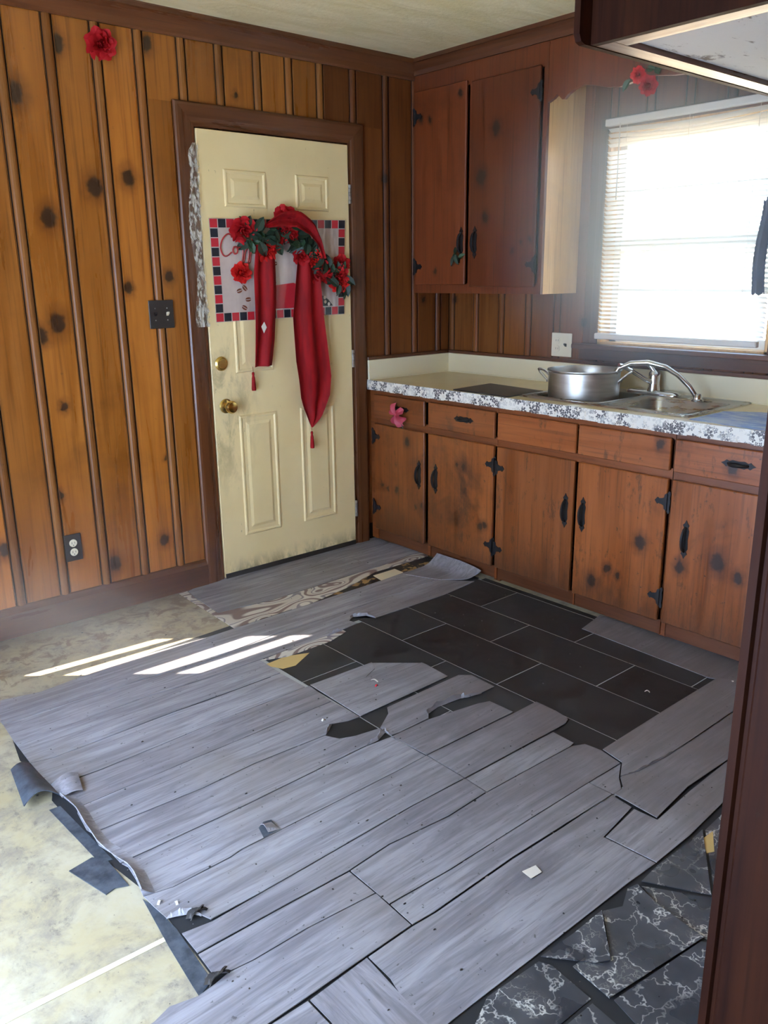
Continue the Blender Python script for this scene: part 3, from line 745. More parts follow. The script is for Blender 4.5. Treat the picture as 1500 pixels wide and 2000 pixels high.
# hanging overhead cabinet / soffit box at the top right
oc = thing('overhead_cabinet', 'dark brown overhead box with white peeling underside hanging at top right', 'cabinet', (-.65, -2.4, 2.05))
q = [(-.001, ZC-.001), (-.001, 2.05), (-1.335, 2.05), (-1.352, 2.056), (-1.362, 2.075), (-1.362, ZC-.001)]
obj('end_panel', prism(B(), q, 1, -1.852, -1.832), 'post', oc)
obj('front_panel', box(B(), -1.310, -1.285, -2.948, -1.853, 2.052, ZC-.001), 'post', oc)
obj('bottom_panel', box(B(), -1.284, -.001, -2.948, -1.914, 2.068, 2.080), 'soffit', oc)
obj('bottom_rail', box(B(), -1.284, -.001, -1.912, -1.853, 2.052, 2.075), 'trim', oc)
obj('bottom_rail', box(B(), -1.2845, -1.22, -2.948, -1.9125, 2.0525, 2.0675), 'trim_y', oc)

# ================================================================ SINK, FAUCET, POT
sk = thing('kitchen_sink', 'double bowl stainless steel sink set into the countertop', 'sink', (-.28, -1.4, .9))
bx0, bx1 = -.495, -.135
bowls = [(-1.378, -1.018), (-1.782, -1.420)]
bm = B(); z0, z1 = .8985, .9035
box(bm, -.535, bx0, -1.817, -.985, z0, z1); box(bm, bx1, -.032, -1.817, -.985, z0, z1)
for a, b in ((-.985, -1.018), (-1.378, -1.420), (-1.782, -1.817)): box(bm, bx0, bx1, b, a, z0, z1)
obj('deck', bm, 'steel', sk)
for y0, y1 in bowls:
    L = [rrect(bx0-.006, bx1+.006, y0-.006, y1+.006, .05, .9036), rrect(bx0-.004, bx1+.004, y0-.004, y1+.004, .05, .9060), rrect(bx0, bx1, y0, y1, .05, .9045),
         rrect(bx0+.004, bx1-.004, y0+.004, y1-.004, .05, .896), rrect(bx0+.012, bx1-.012, y0+.012, y1-.012, .05, .79), rrect(bx0+.03, bx1-.03, y0+.03, y1-.03, .05, .768)]
    bw = obj('bowl', loft(B(), L, False, True), 'steel', sk, True)
    obj('drain', lathe(B(), [(.0, 0), (.04, 0), (.042, .003), (.03, .0035), (.028, .001), (0, .0011)], ((bx0+bx1)/2, (y0+y1)/2, .7682), n=20), 'chrome', bw, True)
obj('rim', loft(B(), [rrect(-.537, -.030, -1.819, -.983, .03, .8986), rrect(-.535, -.032, -1.817, -.985, .03, .9062), rrect(-.528, -.039, -1.810, -.992, .025, .9062), rrect(-.526, -.041, -1.808, -.994, .025, .9036)]), 'steel', sk, True)

fc = thing('faucet', 'chrome single lever faucet with an arched hose standing behind the sink bowls', 'faucet', (-.09, -1.39, .904))
bm = B(); loft(bm, [rrect(-.122, -.058, -1.525, -1.255, .03, .9042), rrect(-.122, -.058, -1.525, -1.255, .03, .912), rrect(-.116, -.064, -1.515, -1.265, .025, .920), rrect(-.108, -.072, -1.49, -1.29, .017, .923)], True, True)
obj('base_plate', bm, 'chrome', fc, True)
obj('body', lathe(B(), [(.030, .918), (.027, .93), (.024, .955), (.026, .985), (.024, 1.000), (.014, 1.010), (0, 1.0101)], (-.09, -1.39, 0), n=20), 'chrome', fc, True)
obj('lever', tube(B(), [(-.092, -1.39, 1.005), (-.097, -1.376, 1.025), (-.104, -1.362, 1.044), (-.112, -1.352, 1.052)], [.012, .011, .010, .007], 10), 'chrome', fc, True)
obj('spout', tube(B(), [(-.10, -1.388, .955), (-.16, -1.380, .980), (-.24, -1.369, 1.018), (-.305, -1.358, 1.046), (-.32, -1.355, 1.049)], [.011, .010, .009, .009, .008], 10), 'chrome', fc, True)
hp = [(-.155, -1.640, .906), (-.16, -1.632, .930), (-.168, -1.608, .964), (-.19, -1.565, 1.010), (-.22, -1.520, 1.044), (-.25, -1.451, 1.061), (-.28, -1.388, 1.056), (-.31, -1.348, 1.034), (-.325, -1.325, .985), (-.33, -1.325, .952)]
obj('arched_tube', tube(B(), hp, [.010, .010, .010, .010, .011, .012, .011, .011, .010, .009], 10), 'chrome', fc, True)
obj('collar', lathe(B(), [(.026, .904), (.026, .910), (.018, .914), (.016, .93), (.012, .936), (0, .9361)], (-.155, -1.642, 0), n=18), 'chrome', fc, True)
obj('tip', lathe(B(), [(.0, 0), (.010, 0), (.012, .006), (.012, .024), (.009, .028), (0, .0281)], (-.33, -1.325, .928), n=12), 'black_iron', fc, True)

pot = thing('stock_pot', 'large scuffed aluminium stock pot standing in the left sink bowl', 'pot', (-.337, -1.190, .769))
c = (-.337, -1.190, 0)
bm = lathe(B(), [(0, .769), (.140, .769), (.150, .774), (.154, .785), (.158, 1.012), (.164, 1.018), (.163, 1.022), (.157, 1.022), (.154, 1.014), (.150, .79), (.14, .78), (0, .779)], c, n=48, close=False)
obj('body', bm, 'alu', pot, True)
for a in (115, 295):
    t = math.radians(a); d = Vector((math.cos(t), math.sin(t), 0)); s = Vector((-d.y, d.x, 0)); o = Vector((c[0], c[1], .985))
    pts = [o+d*r+s*w+Vector((0, 0, z)) for r, w, z in ((.156, .042, -.012), (.172, .042, .004), (.192, .036, .022), (.204, .015, .030), (.204, -.015, .030), (.192, -.036, .022), (.172, -.042, .004), (.156, -.042, -.012))]
    hd = obj('handle', tube(B(), pts, .0055, 8), 'alu', pot, True)
    for w in (.042, -.042): obj('rivet', lathe(B(), [(0, 0), (.009, 0), (.007, .004), (0, .0041)], o+d*.1565+s*w+Vector((0, 0, -.014)), d, 10), 'alu', hd, True)
bm = prism(B(), [(-.592, -.622), (-.300, -.597), (-.340, -.965), (-.600, -.972)], 2, .8984, .9034)
own('stove_mat', bm, 'dark_metal', 'thin dark square mat lying on the counter left of the pot', 'mat')

# ================================================================ PLATES ON THE WALLS
def duplex(bm_parent, ctr, axis, mat='ivory'):
    pass
sp = thing('switch_plate', 'dark brown double light switch plate on the pine wall beside the door', 'switch', (-1.773, -.010, 1.223))
obj('plate', box(B(), -1.831, -1.716, -.0145, -.0095, 1.223, 1.342, .002), 'dark_plate', sp)
for x, z, m in ((-1.803, 1.282, 'black_iron'), (-1.747, 1.282, 'ivory')): obj('toggle', prism(B(), [(-.0145, z-.006), (-.026, z+.004), (-.026, z+.011), (-.0145, z+.008)], 0, x-.005, x+.005), m, sp)
for x in (-1.803, -1.747):
    for z in (1.258, 1.308): obj('screw', lathe(B(), [(0, 0), (.003, 0), (.002, .0012), (0, .0013)], (x, -.0146, z), (0, -1, 0), 8), 'alu', sp)
ol = thing('wall_outlet', 'dark plate with two cream receptacles low on the pine wall', 'outlet', (-2.268, -.010, .272))
obj('plate', box(B(), -2.304, -2.232, -.0145, -.0095, .272, .390, .002), 'dark_plate', ol)
for z in (.311, .351):
    r = obj('receptacle', lathe(B(), [(0, 0), (.0165, 0), (.0165, .002), (.015, .003), (0, .0031)], (-2.268, -.0146, z), (0, -1, 0), 20), 'ivory', ol)
    bm = B(); box(bm, -2.2755, -2.2735, -.0182, -.0178, z-.003, z+.006); box(bm, -2.2630, -2.2610, -.0182, -.0178, z-.003, z+.006); lathe(bm, [(0, 0), (.0025, 0), (0, .0004)], (-2.268, -.0178, z-.009), (0, -1, 0), 8)
    obj('slot', bm, 'black_gap', r)
o2 = thing('wall_outlet', 'white double outlet and switch plate above the backsplash left of the sink window', 'outlet', (-.005, -.81, 1.03))
obj('plate', box(B(), -.0145, -.0095, -.872, -.748, 1.030, 1.146, .002), 'ivory', o2)
for z in (1.068, 1.108): 
    r = obj('receptacle', lathe(B(), [(0, 0), (.0165, 0), (.0165, .002), (0, .0021)], (-.0146, -.784, z), (-1, 0, 0), 18), 'ivory', o2)
    bm = B(); box(bm, -.0172, -.0167, -.792, -.790, z-.003, z+.006); box(bm, -.0172, -.0167, -.779, -.777, z-.003, z+.006); obj('slot', bm, 'black_gap', r)
obj('toggle', prism(B(), [(-.0145, 1.080), (-.027, 1.090), (-.027, 1.097), (-.0145, 1.094)], 1, -.842, -.832), 'dark_plate', o2)

# ================================================================ BLIND
bl = thing('window_blind', 'white venetian mini blind hanging in the sink window with sagging top slats', 'blind', (-.03, -1.43, 1.13))
BY0, BY1 = -1.832, -1.030
obj('headrail', box(B(), -.038, -.008, BY0-.012, BY1+.016, 2.066, 2.096, .003), 'white_plastic', bl)
zs = [1.172+.0195*i for i in range(41)]
th = math.radians(27); hw = .0135
def slat(z, sag=0., tw=0., n=1):
    bm = B()
    def f(u, v):
        y = BY0+(BY1-BY0)*u; w = (v-.5)*2
        a = th+tw*math.sin(u*3.1)
        zz = z-sag*math.sin(math.pi*u)**1.5+.0016*(1-w*w)
        return (-.023+hw*w*math.cos(a), y, zz-hw*w*math.sin(a))
    return sheet(bm, f, n, 4)
for i, z in enumerate(zs): obj('slat', slat(z), 'slat', bl, True)
for k, (z, sag) in enumerate(((1.985, .004), (2.004, .012), (2.026, .022), (2.048, .014))): obj('slat', slat(z, sag, .25, 24), 'slat', bl, True)
obj('bottom_rail', box(B(), -.040, -.008, BY0+.02, BY1+.012, 1.128, 1.156, .004), 'white_plastic', bl)
for y in (-1.13, -1.43, -1.73):
    bm = B()
    for x in (-.036, -.010): tube(bm, [(x, y, 1.15), (x, y, 2.07)], .0007, 4)
    obj('ladder_cord', bm, 'white_plastic', bl)
obj('tilt_wand', tube(B(), [(-.046, -1.10, 2.07), (-.047, -1.102, 1.75)], .003, 6), 'white_plastic', bl)
bm = sheet(B(), lambda u, v: (-.060+.010*math.sin(u*9)+.004*math.sin(v*7), -1.835+.055*u+.010*math.sin(v*5), 1.345+.36*v+.008*math.sin(u*12)), 10, 12, .003)
own('hanging_cloth', bm, 'cloth_dark', 'dark blue cloth hanging at the right side of the sink window', 'cloth', smooth=True)

own('sky_sheen_patch', prism(B(), [(-.30, -1.835), (-.565, -1.840), (-.600, -2.15), (-.596, -2.30), (-.20, -2.28), (-.22, -1.95)], 2, .8984, .8996), 'sky_sheen', 'blue streaks of reflected sky coloured onto a sheet right of the sink', 'paper')  # thin patch coloured blue to imitate sky mirrored in the counter

# ================================================================ FLOWERS, SCARF AND POSTER ON THE DOOR
def rose_mesh(r, seed, layers=4):
    rnd = random.Random(seed); bm = B()
    for L in range(layers):
        n = 4+L; rad = r*(.22+.78*(L/(layers-1))); tilt = .2+.95*L/(layers-1)
        for k in range(n):
            a0 = 2*math.pi*(k+rnd.uniform(-.2, .2))/n+L*.7; wdt = 2*math.pi/n*.72; ht = r*(.95-.16*L); ph = rnd.uniform(0, 6)
            def f(u, v):
                a = a0+(u-.5)*2*wdt*(.55+.45*math.sin(math.pi*min(v*.62+.12, 1)))
                rr = rad*(.25+.75*v*math.sin(tilt)+.18*v*(1-tilt/1.6)); h = ht*v*math.cos(tilt*.8)+r*.1
                cu = r*.10*(abs(u-.5)*2)**2*v
                rr += r*.10*v*v*math.sin(u*7+ph); h += -cu+r*.10*math.sin(u*9+ph)*v
                return (rr*math.cos(a), rr*math.sin(a), h)
            sheet(bm, f, 5, 4)
    lathe(bm, [(0, 0), (r*.18, 0), (r*.24, r*.3), (0, r*.75)], (0, 0, 0), n=8)
    me = bpy.data.meshes.new('rose'); bmesh.ops.recalc_face_normals(bm, faces=bm.faces)
    for f in bm.faces: f.smooth = True
    bm.to_mesh(me); bm.free(); return me
def leaf_mesh(l, w):
    bm = B()
    sheet(bm, lambda u, v: ((v-.5)*2*w*math.sin(math.pi*(.06+.94*u))**.8*(1-.25*u), l*u, .18*w*abs(v-.5)*4-.25*l*u*u), 5, 4)
    me = bpy.data.meshes.new('leaf'); bm.to_mesh(me); bm.free(); return me
RM = [rose_mesh(.062, 1, 5), rose_mesh(.052, 2, 5), rose_mesh(.044, 3)]
for m, n in zip(RM, ('red_petal', 'red_petal2', 'red_petal')): m.materials.append(MAT[n])
LM = [leaf_mesh(.066, .022), leaf_mesh(.050, .018)]
for m, n in zip(LM, ('leaf', 'leaf2')): m.materials.append(MAT[n])
def inst(me, name, parent, p, d, spin=0., s=1.):
    o = bpy.data.objects.new(name, me); COL.objects.link(o); b = (0, 0, 0)
    if parent: o.parent = parent; b = BASE[parent.name]
    o.location = [p[i]-b[i] for i in range(3)]
    q = Vector(d).to_track_quat('Z', 'Y'); q = q @ Matrix.Rotation(spin, 3, 'Z').to_quaternion()
    o.rotation_mode = 'QUATERNION'; o.rotation_quaternion = q; o.scale = (s,)*3
    return o
YD = -.0185
po = thing('placemat_poster', 'glossy placemat print with red and black checker border taped on the door', 'poster', (-1.14, YD-.001, 1.236))
TL, TR, BR, BL = (-1.517, 1.684), (-.756, 1.699), (-.774, 1.247), (-1.513, 1.237)
def pp(u, v, off=0.):
    a = Vector(BL)*(1-u)*(1-v)+Vector(BR)*u*(1-v)+Vector(TL)*(1-u)*v+Vector(TR)*u*v
    return (a.x, YD-.002-off-.0015*(1+math.sin(u*9+v*4))*(.4+.6*math.sin(v*5+u*3)**2), a.y)
obj('sheet', sheet(B(), lambda u, v: pp(u, v), 48, 28, .0008), 'poster', po, True)
nx, ny = 18, 11
for col, nm in ((0, 'red_print'), (1, 'black_print')):
    def cell(i, j):
        e = .05
        sheet(bm, lambda u, v: pp((i+e+(1-2*e)*u)/nx, (j+e+(1-2*e)*v)/ny, .0006), 1, 1)
    for i in range(nx):
        for j in range(ny):
            if (i in (0, nx-1) or j in (0, ny-1)) and (i+j) % 2 == col: bm = B(); cell(i, j); obj('checker_square', bm, nm, po)
def stroke(pts, r=.0034):
    # catmull-rom through poster coordinates
    P_ = [Vector(p) for p in pts]; P_ = [P_[0]*2-P_[1]]+P_+[P_[-1]*2-P_[-2]]; out = []
    for i in range(1, len(P_)-2):
        for k in range(6):
            t = k/6; a, b, c, d = P_[i-1:i+3]
            out.append(.5*((2*b)+(c-a)*t+(2*a-5*b+4*c-d)*t*t+(3*b-a-3*c+d)*t**3))
    out.append(P_[-2])
    return [(p.x, YD-.0062, p.y) for p in out], r
bm = B()
x0, z0 = -1.478, 1.520
letters = [[(.062, .085), (.056, .098), (.040, .098), (.018, .075), (.008, .040), (.018, .010), (.036, .006), (.058, .022)],
           [(.080, .046), (.070, .044), (.064, .030), (.070, .016), (.082, .018), (.086, .034), (.080, .046), (.090, .042), (.100, .044)],
           [(.100, .044), (.118, .062), (.126, .088), (.118, .094), (.112, .060), (.110, .010), (.104, -.018), (.112, -.020), (.120, .020), (.128, .034)],
           [(.128, .034), (.146, .062), (.154, .088), (.146, .094), (.140, .060), (.138, .010), (.132, -.018), (.140, -.020), (.148, .020), (.156, .030)],
           [(.156, .030), (.172, .036), (.176, .046), (.168, .050), (.162, .034), (.166, .018), (.180, .020), (.192, .030)],
           [(.192, .030), (.208, .036), (.212, .046), (.204, .050), (.198, .034), (.202, .018), (.216, .020), (.226, .028)]]
for l in letters:
    pts, r = stroke([(x0+a*1.12, z0+b) for a, b in l]); tube(bm, pts, r, 5)
obj('lettering', bm, 'lettering', po)
for u, v, a in ((.175, .30, .3), (.215, .325, -.8), (.235, .21, .1), (.205, .13, -.5), (.44, .56, .1), (.43, .36, .6), (.60, .60, .2)):
    bm = B()
    for s in (-1, 1):
        c = Vector(pp(u, v, .0012)); q = []
        for k in range(10):
            t = math.pi*k/9; ex, ez = .015*math.cos(t), s*(.0015+.0085*math.sin(t))
            q.append((c.x+ex*math.cos(a)-ez*math.sin(a), c.y, c.z+ex*math.sin(a)+ez*math.cos(a)))
        bm.faces.new([bm.verts.new(p) for p in q])
    obj('bean_print', bm, 'bean', po)
def cup(bm, pts, off): bm.faces.new([bm.verts.new(pp(u, v, off)) for u, v in pts])
bm = B(); cup(bm, [(.55, .10), (.90, .10), (.86, .17), (.78, .24), (.62, .25), (.57, .20)], .0008); obj('cup_print', bm, 'black_print', po)
bm = B(); cup(bm, [(.44, .10), (.62, .10), (.64, .32), (.58, .36), (.44, .34)], .0011); cup(bm, [(.72, .26), (.80, .30), (.78, .235), (.73, .235)], .0011); obj('cup_print', bm, 'red_print', po)
for u, v in ((.80, .16), (.835, .145), (.83, .19), (.795, .205), (.865, .12), (.76, .19), (.36, .16), (.39, .20), (.37, .25)):
    bm = B(); bm.faces.new([bm.verts.new(pp(u+.011*math.cos(k*.7), v+.02*math.sin(k*.7), .0016)) for k in range(9)]); obj('dot_print', bm, 'tag_white', po)

# red satin scarf draped over the garland, two tails with tassels
sf = thing('satin_scarf', 'crimson satin scarf with two hanging tasselled tails draped on the door', 'scarf', (-1.12, -.05, .70))
def tail(cl, folds, ph, y0, n=28):
    """cl: list of (z, xl, xr) from top to bottom"""
    def at(v):
        t = v*(len(cl)-1); i = min(int(t), len(cl)-2); t -= i
        return [cl[i][k]*(1-t)+cl[i+1][k]*t for k in range(3)]
    def f(u, v):
        z, a, b = at(v)
        am = .012*min(1, (b-a)/.08)
        return (a+(b-a)*u, y0-.012*math.sin(v*2.5)-am*(1+math.sin(u*math.pi*2*folds+ph+1.2*v))+.004*math.sin(v*9+u*3), z)
    return sheet(B(), f, 20, n, .0012)
obj('tail', tail([(1.60, -1.300, -1.200), (1.45, -1.325, -1.200), (1.30, -1.335, -1.205), (1.15, -1.345, -1.220), (1.03, -1.350, -1.245), (1.026, -1.350, -1.246)], 1.5, .6, -.038), 'red_silk', sf, True)
obj('tail', tail([(1.56, -1.070, -.985), (1.47, -1.085, -.955), (1.245, -1.120, -.940), (1.036, -1.115, -.915), (.95, -1.105, -.905), (.857, -1.095, -.918), (.80, -1.075, -.950), (.74, -1.045, -.985), (.699, -1.022, -1.018)], 1.7, 2.2, -.040, 40), 'red_silk', sf, True)
def sw(u, v):
    Q = [Vector(q) for q in ((-1.27, 1.655), (-1.20, 1.682), (-1.11, 1.690), (-1.03, 1.650), (-.975, 1.585), (-.940, 1.515))]
    t = u*(len(Q)-1); i = min(int(t), len(Q)-2); t -= i
    a = Q[i].lerp(Q[i+1], t); d = (Q[i+1]-Q[i]).normalized(); n_ = Vector((-d.y, d.x))
    wd = .020+.055*math.sin(math.pi*min(u*1.15, 1))
    a = a+n_*(v-.5)*wd
    return (a.x, -.092-.022*math.sin(math.pi*u)-.010*math.sin(v*8+u*3), a.y)
obj('swag', sheet(B(), sw, 24, 10, .0012), 'red_silk', sf, True)
def tassel(x, z, y):
    bm = B(); tube(bm, [(x, y, z+.024), (x, y, z)], .0012, 5)
    lathe(bm, [(0, 0), (.006, -.003), (.0065, -.012), (.005, -.018), (.008, -.030), (.011, -.080), (.010, -.088), (0, -.086)], (x, y, z), n=10)
    return bm
obj('tassel', tassel(-1.346, 1.003, -.042), 'red_silk', sf, True); obj('tassel', tassel(-1.022, .680, -.048), 'red_silk', sf, True)
obj('care_tag', prism(B(), [(-1.305, 1.210), (-1.288, 1.232), (-1.276, 1.206), (-1.292, 1.180)], 1, -.070, -.069), 'tag_white', sf)

gl = thing('rose_garland', 'garland of red silk roses and dark leaves hung across the door poster', 'garland', (-1.06, -.05, 1.42))
sp_ = [(-1.36, -.045, 1.65), (-1.27, -.05, 1.61), (-1.13, -.06, 1.66), (-1.05, -.06, 1.60), (-.97, -.055, 1.52), (-.89, -.05, 1.45), (-.80, -.045, 1.44)]
obj('stem', tube(B(), sp_, .004, 6), 'leaf', gl)
for k, (x, z, m, y) in enumerate([(-1.363, 1.640, 0, -.055), (-1.135, 1.690, 0, -.06), (-1.085, 1.685, 2, -.06), (-1.245, 1.548, 1, -.06), (-1.200, 1.585, 2, -.06), (-1.165, 1.635, 2, -.075), (-1.125, 1.625, 2, -.08),
                                 (-1.050, 1.530, 2, -.06), (-.990, 1.515, 1, -.065), (-.935, 1.470, 2, -.06), (-.905, 1.435, 2, -.055), (-.845, 1.435, 0, -.06), (-.800, 1.490, 2, -.05), (-.960, 1.440, 2, -.05), (-.830, 1.405, 1, -.06)]):
    inst(RM[m], 'rose', gl, (x, y+.012, z), (random.uniform(-.5, .2), -1, random.uniform(-.4, .5)), random.uniform(0, 6))
for k in range(110):
    t = random.random()*(len(sp_)-1); i = min(int(t), len(sp_)-2); t -= i
    p = Vector(sp_[i]).lerp(Vector(sp_[i+1]), t)+Vector((random.uniform(-.02, .02), random.uniform(-.03, -.005), random.uniform(-.06, .025)))
    inst(LM[0 if random.random() < .75 else 1], 'leaf', gl, p, (random.uniform(-.7, .7), -1, random.uniform(-.5, .6)), random.uniform(0, 6.28), random.uniform(.8, 1.2))
def lone_rose(name, label, me, p, d, group=None, s=1.):
    o = inst(me, name, None, p, d, 1.3, s); tag(o, label, 'flower'); return o
lone_rose('silk_rose', 'single red silk flower stuck on the left half of the door poster', RM[1], (-1.375, -.026, 1.452), (-.2, -1, .1), s=.92)
lone_rose('silk_rose', 'red silk rose fixed high on the pine wall left of the door', RM[0], (-1.937, -.010, 2.308), (-.3, -1, -.2), s=.95)
vf = thing('flower_spray', 'red silk flowers with pale leaf pinned to the scalloped valance', 'flower', (-.29, -1.37, 2.13))
for y, z, m in ((-1.335, 2.195, 1), (-1.385, 2.150, 0)): inst(RM[m], 'rose', vf, (XU-.004, y, z), (-1, -.2, -.3), y*5, .62)
for y, z, a in ((-1.43, 2.18, .4), (-1.30, 2.18, 2.4), (-1.41, 2.20, 1.2)): inst(LM[1], 'leaf', vf, (XU-.010, y, z), (-1, 0, .2), a)
bow = thing('ribbon_flower', 'dusty red ribbon flower tied to the corner drawer pull', 'flower', (-.63, -.265, .70))
bm = B()
for a, l, w in ((.4, .052, .026), (1.2, .060, .024), (2.6, .050, .028), (3.6, .062, .026), (4.3, .066, .028), (5.4, .056, .024)):
    sheet(bm, lambda u, v, a=a, l=l, w=w: (-.640-.016*math.sin(math.pi*u)-.010*math.sin(v*5+a), -.268+(l*u*math.cos(a)-(v-.5)*w*(.4+u)*math.sin(a)), .745+(l*u*math.sin(a)+(v-.5)*w*(.4+u)*math.cos(a))), 5, 4, .001)
obj('petal', bm, 'magenta', bow, True)
obj('stem', tube(B(), [(-.642, -.285, .73), (-.640, -.300, .70), (-.636, -.31, .675)], .002, 5), 'leaf', bow)
lf = thing('leaf_sprig', 'green silk leaf sprig tucked on the left pull of the upper cabinet', 'leaf', (-.31, -.35, 1.51))
for y, z, a, m in ((-.352, 1.520, 1.3, 1), (-.345, 1.522, 2.6, 0), (-.352, 1.528, 3.6, 0), (-.372, 1.515, 5.2, 1), (-.35, 1.535, .3, 0)): inst(LM[m], 'leaf', lf, (XU-.030, y, z), (-1, .1, .3), a, .8)

# crumpled clear film hanging down the door casing
def film(u, v):
    z = 1.985-.765*v; xl = -1.606+.010*math.sin(v*11)-.004*v; xr = -1.556+.006*math.sin(v*7+1)
    if v < .05: xl += (.05-v)*.6
    return (xl+(xr-xl)*u, -.026-.011*abs(noise.noise((u*4, v*26, 3.)))-.010*noise.noise((u*9, v*50, 1.)), z)
own('plastic_film', sheet(B(), film, 12, 90), 'film', 'crumpled clear plastic film strip hanging on the left door casing', 'plastic film')

